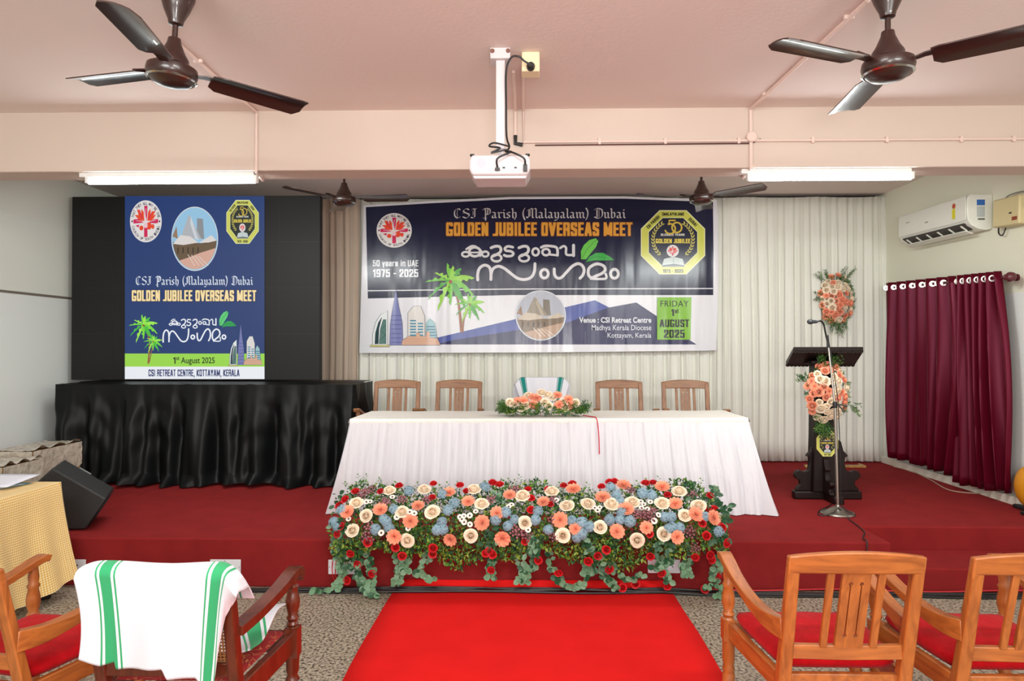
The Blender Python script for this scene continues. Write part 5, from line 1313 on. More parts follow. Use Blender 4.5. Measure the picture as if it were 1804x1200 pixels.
def rvec(r): 
    while True:
        v = Vector((r.uniform(-1, 1), r.uniform(-1, 1), r.uniform(-1, 1)))
        if 0.05 < v.length < 1: return v.normalized()

# ------------------------------------------------------------------ long floral arrangement on the stage edge
HX0, HX1 = atY(584, 900, 4.6).x, atY(1281, 900, 4.6).x
hg = thing('floral_arrangement', 'long low bank of mixed flowers and trailing leaves along the stage front edge', 'flowers', ((HX0 + HX1) / 2, 4.72, SH))
def yfront(z): return pieces(z, [(0.0, 4.60), (0.12, 4.585), (0.25, 4.53), (0.42, 4.50), (0.55, 4.56), (0.65, 4.70), (0.72, 4.84)])
def hpos(px, py, off=0.0):
    y = 4.55
    for _ in range(8): y = yfront(max(0, min(.72, atY(px, py, y).z))) + off
    return atY(px, py, y)
def hnrm(p_):
    z = p_.z; dz = (yfront(min(.72, z + .02)) - yfront(max(0, z - .02))) / .04
    e = (p_.x - (HX0 + HX1) / 2) / ((HX1 - HX0) / 2); ex = math.copysign(max(0, abs(e) - .85) * 5, e)
    return Vector((ex + R.uniform(-.25, .25), -1, dz * 1.0 + R.uniform(-.1, .3)))
c7 = lambda x, y: (560 + x / 2.857, 640 + y / 2.857)
c8 = lambda x, y: (920 + x / 2.857, 640 + y / 2.857)
CREAM = [c7(*q) for q in [(360,645),(195,708),(245,770),(175,845),(425,752),(535,640),(578,752),(452,890),(770,868),(825,712),(785,640),(1030,672),(1042,805)]] + [c8(*q) for q in [(205,868),(225,722),(330,712),(450,715),(555,705),(390,828),(578,890),(705,710),(888,722),(790,650),(712,862),(818,770),(150,650)]]
PEACH = [c7(*q) for q in [(150,752),(315,742),(505,722),(465,797),(385,872),(668,885),(757,700),(828,805),(902,757),(930,880),(965,668),(660,655)]] + [c8(*q) for q in [(107,703),(190,790),(268,835),(405,680),(522,740),(475,850),(625,830),(770,712),(873,765),(778,875),(705,628),(960,780),(258,640),(510,620)]]
RED = [c7(*q) for q in [(410,620),(318,650),(140,688),(118,822),(100,860),(190,650),(583,610),(715,618),(880,605),(915,615),(750,648),(165,957),(200,1010),(273,1057),(148,1092),(253,1165),(392,927),(425,970),(580,930),(578,960),(862,945),(845,955),(880,960),(873,1040),(250,900),(110,720),(575,680)]] + [c8(*q) for q in [(30,638),(45,682),(45,742),(140,712),(127,638),(210,620),(252,610),(400,625),(440,602),(465,600),(620,608),(658,605),(732,665),(945,670),(937,740),(967,738),(907,807),(925,870),(1003,830),(1027,905),(15,895),(640,860),(425,938),(380,968),(332,995),(435,1035),(183,1053),(80,990),(645,970),(870,975),(945,965),(952,990),(985,1065),(920,1135),(700,1055),(570,1110),(505,1130),(730,1120)]]
BLUE = [c7(*q) for q in [(460,650),(330,785),(290,840),(360,830),(385,740),(345,800),(125,745),(85,800),(100,825),(688,710),(655,745),(625,800),(600,840),(630,840),(895,790),(958,820),(945,755),(990,790),(630,665),(840,630)]] + [c8(*q) for q in [(475,665),(490,700),(440,790),(490,790),(540,798),(500,755),(300,805),(338,825),(250,795),(130,840),(65,790),(275,875),(300,860),(605,660),(650,670),(715,775),(748,775),(755,830),(790,830),(735,835),(920,775),(985,848),(445,628),(80,750)]]
DAISY = [c7(*q) for q in [(245,700),(262,698),(463,750),(485,757),(398,775),(795,748),(725,785),(737,800),(735,770),(765,768),(960,723),(975,713),(375,675),(155,785),(455,832),(715,775),(765,812),(320,855)]] + [c8(*q) for q in [(172,690),(365,730),(390,728),(380,742),(597,698),(612,712),(600,730),(645,700),(685,765),(30,840),(665,795),(630,735)]]
MAUVE = [c7(*q) for q in [(215,675),(265,640),(340,700),(265,830),(250,880),(425,690),(1000,850),(1050,860),(990,640),(230,650),(870,690),(550,690),(325,720)]] + [c8(*q) for q in [(575,765),(610,760),(640,780),(650,745),(150,690),(545,640),(850,660),(160,870),(870,930),(840,850),(160,790)]]
for lst, nm, me, sz, off in ((CREAM, 'cream_rose', M_ROSE, .047, -.03), (PEACH, 'peach_carnation', M_CARN, .048, -.03), (RED, 'red_rosebud', M_RED, .027, -.03), (BLUE, 'blue_hydrangea', M_BLUE, .037, -.02), (DAISY, 'white_daisy', M_DAISY, .019, -.045), (MAUVE, 'mauve_sprig', M_SPRIG, .042, -.03)):
    for px, py in lst:
        q = hpos(px, py, off); put(nm, me, hg, q, hnrm(q), sz)
# small leaves, uncountable
r = random.Random(11); b = MB(); ho = Vector(hg.location)
def bottom(x): return 0.25 + 0.05 * math.sin(x * 6.3 + 1) + 0.03 * math.sin(x * 17)
n_ = 0
while n_ < 12500:
    x = r.uniform(HX0 + .02, HX1 - .02); e = abs(2 * (x - HX0) / (HX1 - HX0) - 1)
    top = 0.665 + 0.04 * math.sin(x * 5.5 + 2) + .015 * math.sin(x * 19) - 0.10 * smooth01((e - .88) / .12); bt = bottom(x) + 0.06 * smooth01((e - .88) / .12)
    z = r.uniform(bt, top)
    y0 = yfront(z); y1 = 4.655 if z < SH + .02 else 4.98 - 0.5 * max(0, z - .55)
    y = y0 + (y1 - y0) * r.random() ** 2.6
    if e > .97 and r.random() < .6: continue
    d = rvec(r); d.y -= .55; d.z += .15 if z > .4 else -.45
    clus = math.sin(x * 9 + z * 13) + math.sin(x * 23 - z * 7) * .6
    low = z < bt + .14
    c = r.choices([0, 1, 2, 4], [.30, .36, .14 + (.35 if low or clus > .7 else 0), .3])[0]
    L_ = r.uniform(.02, .04)
    p_ = Vector((x, max(y, 4.40), z)) - ho
    leaf(b, p_, d, rvec(r), L_, L_ * r.uniform(.42, .6), c); n_ += 1
# leafy shoots standing out of the top
for k in range(46):
    x = r.uniform(HX0 + .05, HX1 - .05); y = r.uniform(4.72, 4.92); z = .63 + .03 * math.sin(x * 5.5 + 2); h = r.uniform(.03, .085); ln = Vector((r.uniform(-.4, .4), -.2, 1)).normalized()
    for i in range(7):
        p_ = Vector((x, y, z)) + ln * h * i / 6 - ho; a = i * 2.4
        leaf(b, p_, Vector((math.cos(a), math.sin(a), .6)), (0, 0, 1), .03, .014, 3 if k % 3 == 0 else 1)
tag(b.build('small_leaves', G, hg, smooth=False, recalc=False), kind='stuff')
# trailing eucalyptus vines
VINES = [[(628, 950), (650, 980), (656, 1010), (650, 1046)], [(612, 965), (605, 1005), (590, 1035), (556, 1040)], [(620, 960), (630, 1000), (640, 1030), (662, 1048)], [(700, 955), (702, 985), (706, 1010), (697, 1028)], [(758, 955), (752, 985), (738, 1008), (762, 1020)], [(862, 950), (866, 975), (866, 1000), (864, 1018)], [(905, 950), (915, 985), (925, 1010), (925, 1028)], [(945, 950), (942, 985), (930, 1005), (915, 1022)], [(968, 985), (975, 1005), (990, 1028), (1012, 1034)], [(1035, 960), (1032, 985), (1034, 1010), (1022, 1030)],
         [(1050, 950), (1058, 985), (1068, 1015), (1085, 1035)], [(1085, 960), (1075, 990), (1100, 1018), (1132, 1012)], [(1160, 950), (1162, 980), (1168, 1005), (1180, 1026)], [(1205, 950), (1210, 980), (1207, 1000), (1213, 1015)], [(1272, 945), (1270, 975), (1262, 1005), (1245, 1035)], [(1268, 990), (1258, 1018), (1276, 1042), (1262, 1050)], [(605, 940), (590, 960), (600, 990), (606, 1010)], [(735, 940), (720, 970), (712, 995), (716, 1005)], [(1172, 945), (1180, 965), (1176, 990), (1150, 1000)]]
for vi, V_ in enumerate(VINES):
    b = MB(); r = random.Random(100 + vi); P = []
    for i, (px, py) in enumerate(V_):
        y = 4.60 - .02 * i
        q = atY(px, py, y)
        if q.z < .025: q = atZ(px, py, .03)
        P.append(q - ho)
    P[0] = P[0] + Vector((0, .05, .05)); S_ = spline(P, 6); b.cur = 0; b.tube(S_, .0022, 5)
    for i, q in enumerate(S_[1:]):
        for s_ in (-1, 1):
            if r.random() < .12: continue
            d = Vector((s_ * r.uniform(.5, 1), r.uniform(-.7, .05), r.uniform(-.6, .35))); L_ = r.uniform(.032, .052)
            round_leaf(b, q + Vector((0, -.004, 0)), d, Vector((r.uniform(-.5, .5), -1, r.uniform(0, .8))), L_, L_ * .85, r.choice([1, 1, 1, 2]))
    b.build('trailing_vine', [G[0], G[3], G[4]], hg, smooth=False, recalc=False)
# deep green ruscus at both ends and between
b = MB(); r = random.Random(77)
for (px, py, n) in [(1270, 905, 34), (1268, 935, 20), (1260, 870, 16), (600, 880, 14), (598, 925, 20), (1215, 865, 14), (880, 880, 10), (866, 945, 14), (940, 960, 26), (1040, 965, 16), (1168, 960, 16), (1060, 990, 14), (625, 985, 18)]:
    for k in range(n):
        q = hpos(px + r.uniform(-14, 14), py + r.uniform(-16, 16), -.02) - ho
        L_ = r.uniform(.035, .06); round_leaf(b, q, Vector((r.uniform(-1, 1), -.3, r.uniform(-1, .5))), Vector((r.uniform(-.5, .5), -1, r.uniform(-.2, .7))), L_, L_ * .62, r.choice([0, 0, 1]))
tag(b.build('broad_leaves', [G[4], G[3]], hg, smooth=False, recalc=False), kind='stuff')

# ------------------------------------------------------------------ smaller arrangements
def bouquet(name, label, root_loc, flowers, sprigs, back):
    t = thing(name, label, 'flowers', root_loc); o = Vector(root_loc)
    for nm, me, pos, nrm, sz in flowers: put(nm, me, t, pos, nrm, sz)
    b = MB(); r = random.Random(len(label))
    for base, d, L_, n, lw, c in sprigs:
        base = Vector(base); d = Vector(d).normalized(); b.cur = 0; b.tube([base - o, base + d * L_ - o], .0016, 4)
        for i in range(n):
            q = base + d * L_ * (i + .5) / n; a = rvec(r); e = (a - d * a.dot(d)).normalized() + d * .7
            leaf(b, q - o, e, rvec(r), lw * r.uniform(.8, 1.2), lw * .28, c if r.random() < .7 else r.choice([0, 1, 2, 4]))
    tag(b.build('fern_leaves', G, t, smooth=False, recalc=False), kind='stuff')
    return t
# table centrepiece
CY = 5.72; r = random.Random(21)
k6 = lambda x, y: (860 + x / 9.02, 660 + y / 9.02)
fl = []
for (x, y), nm in [((350, 450), 'c'), ((400, 480), 'c'), ((470, 440), 'p'), ((560, 430), 'p'), ((600, 500), 'c'), ((720, 490), 'p'), ((770, 380), 'p'), ((640, 340), 'c'), ((900, 450), 'c'), ((960, 500), 'c'), ((950, 330), 'c'), ((1030, 370), 'c'), ((1100, 340), 'p'), ((1130, 490), 'p'), ((1200, 440), 'c'), ((1270, 410), 'p'), ((1300, 490), 'p'), ((1380, 460), 'c'), ((700, 370), 'p'), ((850, 300), 'c'), ((520, 520), 'c'), ((1220, 520), 'c')]:
    px, py = k6(x, y); yy = CY - .07 + (560 - y) / 300 * .11; q = atY(px, py, yy)
    fl.append(('cream_rose' if nm == 'c' else 'peach_carnation', M_ROSE if nm == 'c' else M_CARN, q, Vector((r.uniform(-.3, .3), -1, .5 + (500 - y) / 200)), .040 if nm == 'c' else .043))
sp = []
x0, x1 = atY(874, 730, CY).x, atY(1042, 730, CY).x; xm = (x0 + x1) / 2
for k in range(170):
    x = r.uniform(x0 + .1, x1 - .1); e = (x - xm) / ((x1 - x0) / 2)
    sp.append(((x, CY + r.uniform(-.1, .1), ZH + .015 + r.uniform(0, .09) * (1 - .4 * abs(e))), (e * .9 + r.uniform(-.5, .5), -.6 + r.uniform(-.4, .4), r.uniform(-.12, .4)), r.uniform(.07, .12), 12, .026, r.choice([0, 0, 1, 2, 4])))
for k in range(60):
    s_ = r.choice([-1, 1]); sp.append(((xm + s_ * (x1 - xm - .13), CY + r.uniform(-.06, .06), ZH + .03), (s_ * r.uniform(.4, 1), r.uniform(-.6, .3), r.uniform(0.0, .75)), r.uniform(.09, .15), 14, .028, r.choice([0, 0, 4, 1])))
bouquet('flower_centerpiece', 'low centrepiece of peach and cream flowers on the head table', (xm, CY, ZH + 0.004), fl, sp, None)
def oval_bouquet(name, label, y, cx, cy, rx, ry, thick, n, rs, up_, dn, seed, loc):
    r = random.Random(seed); fl = []; sp = []; k = y / FPX
    c0 = atY(cx, cy, y)
    pts = []
    for i in range(4000):
        a, q = r.uniform(0, 6.283), math.sqrt(r.random()); u, v = q * math.cos(a), q * math.sin(a)
        if all((u - s_[0]) ** 2 * rx * rx + (v - s_[1]) ** 2 * ry * ry > (rs * 1.15 / k) ** 2 for s_ in pts): pts.append((u, v))
        if len(pts) >= n: break
    for i, (u, v) in enumerate(pts):
        q = atY(cx + u * rx, cy + v * ry, y - thick * math.sqrt(max(0, 1 - u * u - v * v)))
        nm = r.choice('ppccx'); fl.append(({'p': 'peach_rose', 'x': 'peach_carnation', 'c': 'cream_rose'}[nm], {'p': M_PROSE, 'x': M_CARN, 'c': M_ROSE}[nm], q, Vector((u * .9, -1, -v * .9)), rs * r.uniform(.85, 1.1)))
    for i in range(110):
        a = r.uniform(0, 6.283); u, v = math.cos(a) * .8, math.sin(a) * .8; q = atY(cx + u * rx, cy + v * ry, y - .01)
        sp.append((q, (u + r.uniform(-.3, .3), -.5, -v + r.uniform(-.3, .3)), r.uniform(.04, .07), 9, .026, r.choice([0, 1, 4])))
    for (px, py, dx, dz, L_, m) in up_ + dn:
        for j in range(m):
            q = atY(px + r.uniform(-9, 9), py + r.uniform(-8, 8), y - r.uniform(0, .04)); sp.append((q, (dx + r.uniform(-.55, .55), -.3 + r.uniform(-.3, .2), dz + r.uniform(-.2, .2)), L_ * r.uniform(.7, 1.1), 13, .026, r.choice([0, 0, 1, 1, 4])))
    return bouquet(name, label, loc if loc else c0, fl, sp, None)
oval_bouquet('wall_bouquet', 'hanging spray of peach and cream roses pinned to the curtain above the lectern', 7.88, 1474, 527, 28, 42, .08, 44, .040, [(1455, 495, -.5, 1, .12, 9), (1486, 492, .45, 1, .13, 9), (1448, 520, -1, .2, .06, 8)], [(1472, 562, 0, -1, .16, 16), (1462, 560, -.4, -.9, .1, 8), (1484, 565, .3, -1, .1, 8)], 31, None)
# ------------------------------------------------------------------ lectern
m_ebony = wood('dark_lectern_wood', (30, 18, 16), 0.45, coat=0.03)
LX, LY = 2.615, 6.03
lec = thing('lectern', 'dark carved wooden lectern with slanted top on the right of the stage', 'lectern', (LX, LY, SH))
b = MB(); b.box((0, 0, .035), (.58, .085, .07)); b.box((0.0, 0, .035), (.085, .50, .07)); b.build('cross_base', m_ebony, lec, bevel=.012)
colf = [atY(1436, 760, 5.96).x - LX, atY(1471, 760, 5.96).x - LX]
cxm = (colf[0] + colf[1]) / 2
b = MB(); b.prism([(cxm - .105, .07), (cxm + .105, .07), (cxm + .088, .55), (cxm + .08, 1.2), (cxm - .08, 1.2), (cxm - .088, .55)], lambda u, v, w_: (u, w_, v), -.07, .07); b.build('column', m_ebony, lec, bevel=.008)
def bracket_poly(s):
    return [(s * .09, .07), (s * .275, .07), (s * .262, .10), (s * .235, .125), (s * .24, .16), (s * .27, .175), (s * .285, .205), (s * .272, .24), (s * .235, .25), (s * .20, .235), (s * .165, .25), (s * .15, .31), (s * .155, .36), (s * .18, .375), (s * .14, .42), (s * .12, .50), (s * .09, .52)]
for s in (-1, 1):
    b = MB(); b.prism(bracket_poly(s), lambda u, v, w_: (u, w_, v), -.022, .022); b.build('scroll_bracket', m_ebony, lec, bevel=.006)
    b = MB(); b.prism([(u * s, v) for u, v in bracket_poly(s)] if s > 0 else [(u * s, v) for u, v in bracket_poly(s)], lambda u, v, w_: (w_ + cxm, -u * s * .78, .07 + (v - .07) * .66), -.022, .022)
    b.build('scroll_bracket', m_ebony, lec, bevel=.006)
# slanted top: the edge facing the hall is high, the speaker's edge is low
n1, n2 = atY(1398, 611, 5.80), atY(1521, 609, 5.80); f1_, f2_ = atY(1384, 641, 6.20), atY(1505, 641, 6.20)
tx0, tx1 = n1.x - LX, n2.x - LX
zt0, zt1 = 1.655 - SH, 1.505 - SH
b = MB(); yn, yf_ = 5.80 - LY, 6.20 - LY
fx0, fx1 = f1_.x - LX, f2_.x - LX
vs = [(tx0, yn, zt0), (tx1, yn, zt0), (fx1, yf_, zt1 + .02), (fx0, yf_, zt1 + .02), (tx0, yn, zt0 - .045), (tx1, yn, zt0 - .045), (fx1, yf_, zt1 - .025), (fx0, yf_, zt1 - .025)]
b.add(vs, [(0, 1, 2, 3), (7, 6, 5, 4), (0, 4, 5, 1), (1, 5, 6, 2), (2, 6, 7, 3), (3, 7, 4, 0)]); b.build('slanted_top', m_ebony, lec, bevel=.006)
for y, x0, x1, z in ((yn + .006, tx0, tx1, zt0 - .045), (yf_ - .004, fx0, fx1, zt1 - .022)):
    n = 18; pl_ = [(x0, z + .01), (x1, z + .01)]
    for i in range(n * 4 + 1):
        x = lerp(x1, x0, i / (n * 4)); pl_.append((x, z - .008 * abs(math.sin(PI * i / 4))))
    b = MB(); b.prism(pl_, lambda u, v, w_: (u, w_, v), y - .006, y + .006); b.build('scalloped_fringe', m_ebony, lec, smooth=False)
b = MB(); b.box((cxm, .0, 1.19), (.24, .2, .03)); b.build('top_support', m_ebony, lec, bevel=.005)
# octagonal badge on the column
yb2 = LY - .078
bo = Vector(atY(1457, 803, yb2)); bo.y = yb2
bad = thing('octagon_badge', 'yellow and black octagonal jubilee badge fixed on the lectern column', 'sign', bo)
b = MB(); k = .42; cc = atY(1457.5, 781.5, yb2) - bo; rx_ = 18.5 * yb2 / FPX; rz_ = 22.5 * yb2 / FPX
b.prism([(cc.x + a * rx_, cc.z + c_ * rz_) for a, c_ in ((-k, 1), (k, 1), (1, k), (1, -k), (k, -1), (-k, -1), (-1, -k), (-1, k))], lambda u, v, w_: (u, w_, v), 0.0, .006); b.build('board', mat('badge_board', (214, 206, 96), .5), bad, smooth=False)
p = Print(yb2 - .0005, bad, lambda c: mat('badge_%d_%d_%d' % c, c, .45), bo)
draw_crest(p, 1457.5, 781.5, 18, 22, True, (20, 24, 26)); p.done('badge_print')
# flowers on the lectern
oval_bouquet('lectern_bouquet', 'oval spray of peach and cream roses tied to the lectern front', 5.93, 1456, 692, 36, 50, .10, 46, .037, [(1448, 640, -.3, 1, .10, 14), (1470, 640, .3, 1, .10, 10), (1420, 668, -1, .6, .06, 10)], [(1452, 748, 0, -1, .09, 22), (1445, 745, -.4, -.9, .08, 10), (1495, 718, 1, -.5, .07, 6)], 41, None)

# ------------------------------------------------------------------ microphone stand
m_steel = mat('worn_chrome', (168, 164, 156), .34, metal=1.0)
B0 = atZ(1476, 906, SH)
ms = thing('microphone_stand', 'chrome microphone stand with round base and black gooseneck before the lectern', 'stand', (B0.x, B0.y, SH))
o = Vector(ms.location)
b = MB(); b.lathe([(.128, 0), (.13, .008), (.122, .018), (.085, .028), (.06, .045), (.035, .058), (.018, .064), (.016, .075)], n=32); b.build('round_base', m_steel, ms)
ptop = atY(1471, 712, B0.y) - o; pk = atY(1459, 606, B0.y + .02) - o; gk = atY(1455, 603, B0.y + .02) - o
b = MB(); b.tube([(0, 0, .07), ptop], .0115, 12); b.build('lower_pole', m_steel, ms)
b = MB(); b.tube([ptop - Vector((0, 0, .02)), pk], .0075, 10); b.build('upper_pole', m_steel, ms)
b = MB(); b.lathe([(.016, 0), (.018, .01), (.018, .04), (.013, .05)], ptop - Vector((0, 0, .03)), 14); b.build('clutch', m_black, ms)
b = MB(); b.tube([ptop + Vector((-.01, -.005, 0)), ptop + Vector((.05, -.01, -.005)), ptop + Vector((.085, -.015, -.015))], [.006, .006, .009], 8); b.tube([ptop + Vector((.02, -.01, -.005)), ptop + Vector((.07, -.012, -.06))], [.005, .009], 8); b.build('wing_clamp', mat('green_grey_metal', (96, 100, 92), .4, metal=.6), ms)
mic = atY(1429, 567, B0.y - .02) - o
goose = [pk - Vector((0, 0, .004)), atY(1455, 590, B0.y + .01) - o, atY(1452, 575, B0.y) - o, atY(1449, 568, B0.y - .01) - o, atY(1444, 565.5, B0.y - .02) - o, atY(1440, 567, B0.y - .02) - o]
b = MB(); b.tube(spline(goose, 5), .007, 10); b.tube([pk + Vector((0, 0, -.03)), pk + Vector((-.006, 0, .07))], [.011, .009], 10); b.build('gooseneck', m_black, ms)
d = (mic - goose[-1]).normalized()
b = MB(); b.lathe([(.009, 0), (.013, .01), (.014, .035), (.019, .042), (.021, .055), (.018, .07), (.009, .079), (0, .081)], goose[-1], 18, d); b.build('microphone', mat('mic_grey', (52, 54, 58), .5), ms)
b = MB(); cp = [atZ(1475, 895, SH + .055), atZ(1480, 898, SH + .05), atZ(1490, 905, SH + .02), atZ(1496, 915, SH + .008), atZ(1512, 927, SH + .006), atZ(1523, 938, SH + .006), atZ(1520, 948, SH + .006)]
q = cp[-1]; cp += [Vector((q.x - .02, YS - .012, SH + .004)), Vector((q.x - .03, YS - .014, SH - .12)), Vector((q.x - .02, YS - .014, .02))]
b.tube(spline(cp, 5), .0045, 6)
cp = [atZ(1474, 897, SH + .055), atZ(1468, 903, SH + .03), atZ(1454, 908, SH + .008), atZ(1442, 907, SH + .006), atZ(1444, 900, SH + .006), atZ(1458, 893, SH + .006), atZ(1470, 884, SH + .006)]
b.tube(spline(cp, 5), .0045, 6)
tag(b.build('microphone_cable', m_black), 'thin black cable running from the microphone stand base over the stage edge', 'cable')
# black cable down the pole
b = MB(); b.tube(spline([pk + Vector((0, -.012, .02)) + o, ptop * .85 + pk * .15 + Vector((.02, -.014, 0)) + o, ptop + Vector((.022, -.016, -.1)) + o, Vector((.018, -.014, .35)) + o, Vector((.02, -.016, .1)) + o, Vector((.04, -.03, .06)) + o], 6), .0035, 6)
tag(b.build('microphone_lead', m_black), 'black lead hanging down along the chrome microphone stand pole', 'cable')
# pale wooden frame lying by the curtain
fa = atZ(1503, 822, SH + .01)
t = thing('wooden_board', 'pale wooden board frame lying on the stage behind the lectern', 'board', (2.78 + .5, fa.y + .03, SH))
m_pine = wood('pale_pine', (196, 150, 84)); fx = fa.x + .12 - 3.28
b = MB(); b.box((fx - .32, -.03, .012), (.66, .05, .024)); b.build('front_strip', m_pine, t, bevel=.003)
b = MB(); b.box((fx, .04, .012), (.03, .10, .024)); b.build('side_strip', m_pine, t, bevel=.003)
b = MB(); b.box((fx - .32, .045, .006), (.58, .09, .008)); b.build('inner_panel', mat('grey_panel', (110, 100, 86), .8), t)

# ------------------------------------------------------------------ left side: table, speaker, cartons
gm, nt, bs, sp_ = uvmat('yellow_gingham', .85, .1)
outs = []
for i in (0, 1):
    m1 = nt.nodes.new('ShaderNodeMath'); m1.operation = 'MULTIPLY'; m1.inputs[1].default_value = 1 / .0145; nt.links.new(sp_.outputs[i], m1.inputs[0])
    m2 = nt.nodes.new('ShaderNodeMath'); m2.operation = 'FRACT'; nt.links.new(m1.outputs[0], m2.inputs[0])
    m3 = nt.nodes.new('ShaderNodeMath'); m3.operation = 'GREATER_THAN'; m3.inputs[1].default_value = .5; nt.links.new(m2.outputs[0], m3.inputs[0]); outs.append(m3)
sm = nt.nodes.new('ShaderNodeMath'); nt.links.new(outs[0].outputs[0], sm.inputs[0]); nt.links.new(outs[1].outputs[0], sm.inputs[1])
hf = nt.nodes.new('ShaderNodeMath'); hf.operation = 'MULTIPLY'; hf.inputs[1].default_value = .5; nt.links.new(sm.outputs[0], hf.inputs[0])
rp = nt.nodes.new('ShaderNodeValToRGB'); e = rp.color_ramp.elements; e[0].color = rgb((246, 234, 196)); e[1].color = rgb((222, 168, 74)); x = e.new(.5); x.color = rgb((236, 204, 132))
nt.links.new(hf.outputs[0], rp.inputs[0]); nt.links.new(rp.outputs[0], bs.inputs['Base Color'])
GX, GY0, GY1, GZ = -3.12, 3.2, 4.5, .75
gt = thing('side_table', 'side table under a yellow gingham cloth left of the stage', 'table', (-3.75, 3.85, 0)); o = Vector(gt.location)
b = MB(); b.box((-3.75 - o.x, 0, GZ - .03), (1.22, 1.26, .03)); b.build('table_board', wood('table_board_wood', (150, 110, 70)), gt)
for x in (-.55, .52):
    for y in (-.55, .55):
        b = MB(); b.tube([(x, y, GZ - .03), (x + .03, y, .25), (x + .07, y + .01, 0)], .015, 8); b.build('leg', m_black, gt)
b = MB(); b.tube([(.55, .2, .30), (.56, .35, .10), (.60, .5, .03), (.62, .58, .015)], .014, 8); b.build('leg_brace', m_black, gt)
b = MB()
# top, with rounded edges into the side drops
def cloth_top(u, v): return Vector((lerp(-4.40, GX, u), lerp(GY0, GY1, v), GZ + .002)) - o
b.sheet(cloth_top, 10, 10, lambda u, v: (u * 1.28, v * 1.3))
def drop_side(u, v):
    y = lerp(GY0 - .02, GY1 + .0, u); fl = .10 * v ** 1.4
    f = (.028 * math.sin(y * 13 + 1.2 * math.sin(y * 5)) + .012 * math.sin(y * 31)) * v
    zb = .10 + .03 * math.sin(y * 7 + .6) - .03 * (1 if u > .97 else 0)
    return Vector((GX + .010 * math.sin(min(1, v * 12) * PI / 2) + fl * .75 + f, y + .05 * v * v * (u - .3), lerp(GZ + .002, zb, v))) - o
b.sheet(drop_side, 110, 24, lambda u, v: (v * .66, u * 1.3))
def drop_back(u, v):
    x = lerp(-4.40, GX + .01, u); f = .03 * math.sin(x * 14) * v
    return Vector((x + .075 * v ** 1.4 * u, GY1 + .004 + f * .4 + .06 * v * u, lerp(GZ + .002, .11, v))) - o
b.sheet(drop_back, 60, 14, lambda u, v: (u * 1.28, v * .65))
b.build('gingham_cloth', gm, gt, recalc=False)
# papers on the table
pm, nt, bs, sp_ = uvmat('printed_paper', .5)
n_ = nt.nodes.new('ShaderNodeTexNoise'); n_.inputs['Scale'].default_value = 5; uvn = nt.nodes.new('ShaderNodeUVMap'); nt.links.new(uvn.outputs[0], n_.inputs['Vector'])
rp = nt.nodes.new('ShaderNodeValToRGB'); e = rp.color_ramp.elements; e[0].position = .4; e[0].color = rgb((70, 140, 170)); e[1].position = .6; e[1].color = rgb((214, 232, 240)); nt.links.new(n_.outputs['Fac'], rp.inputs[0]); nt.links.new(rp.outputs[0], bs.inputs['Base Color'])
b = MB(); b.sheet(lambda u, v: (lerp(-3.62, -3.24, u) - .12 * (1 - v), lerp(4.05, 4.42, v), GZ + .012 + .02 * u * (1 - v) * math.sin(u * 3)), 8, 8)
tag(b.build('printed_sheet', pm, solid=.002), 'blue and green printed sheet lying on the yellow gingham table', 'paper')
b = MB(); b.sheet(lambda u, v: (lerp(-3.68, -3.24, u), lerp(4.20, 4.495, v), GZ + .028 + .025 * v), 6, 6)
tag(b.build('paper_sheet', mat('white_paper', (226, 228, 240), .6), solid=.002), 'white paper at the back of the gingham table by the speaker', 'paper')
# stage monitor speaker
m_sp = mat('speaker_black', (44, 44, 45), .6, bump=(260, .3)); m_edge = mat('speaker_edge', (58, 58, 60), .5)
spk = thing('monitor_speaker', 'black wedge stage monitor speaker standing at the left stage corner', 'speaker', (-3.3, 4.85, SH)); o = Vector(spk.location)
YP = 4.86
poly = [atY(*q, YP) for q in ((92, 828), (187, 882), (150, 936), (105, 937.5), (48, 868))]
zmin = min(q.z for q in poly)
poly = [(q.x - o.x, q.z - zmin + .002) for q in poly]
ext = Vector((-.17, .38, .0))
b = MB(); n = 5
vs = [Vector((u, YP - o.y, v)) for u, v in poly] + [Vector((u, YP - o.y, v)) + ext for u, v in poly]
b.add(vs, [tuple(range(n)), tuple(range(2 * n - 1, n - 1, -1))] + [(i, (i + 1) % n, n + (i + 1) % n, n + i) for i in range(n)]); b.build('cabinet', m_sp, spk, smooth=True, bevel=.012)
b = MB(); a, c = Vector((poly[0][0], YP - o.y, poly[0][1])), Vector((poly[1][0], YP - o.y, poly[1][1])); up3 = Vector((.24, 0, .42)).normalized()
hc = a.lerp(c, .42) + ext * .98 + Vector((0, 0, .004)); dd = (c - a).normalized(); b.bar([hc - dd * .05, hc + dd * .05], .012, .004, (0, 1, 0)); b.build('handle_plate', mat('silver_plate', (220, 220, 220), .3, metal=.8), spk)
b = MB(); q0 = Vector((poly[1][0], 0, poly[1][1])); q1 = Vector((poly[2][0], 0, poly[2][1])); mid = (q0 + q1) / 2; y_ = YP - o.y
gv = [Vector((q0.x, y_, q0.z)).lerp(Vector((q1.x, y_, q1.z)), t_) + ext * k_ + Vector((.006, 0, -.004)) for t_, k_ in ((.08, .06), (.92, .06), (.92, .94), (.08, .94))]
b.add(gv, [(0, 1, 2, 3)]); b.build('grille', mat('grille_black', (14, 14, 14), .7), spk, solid=.006)
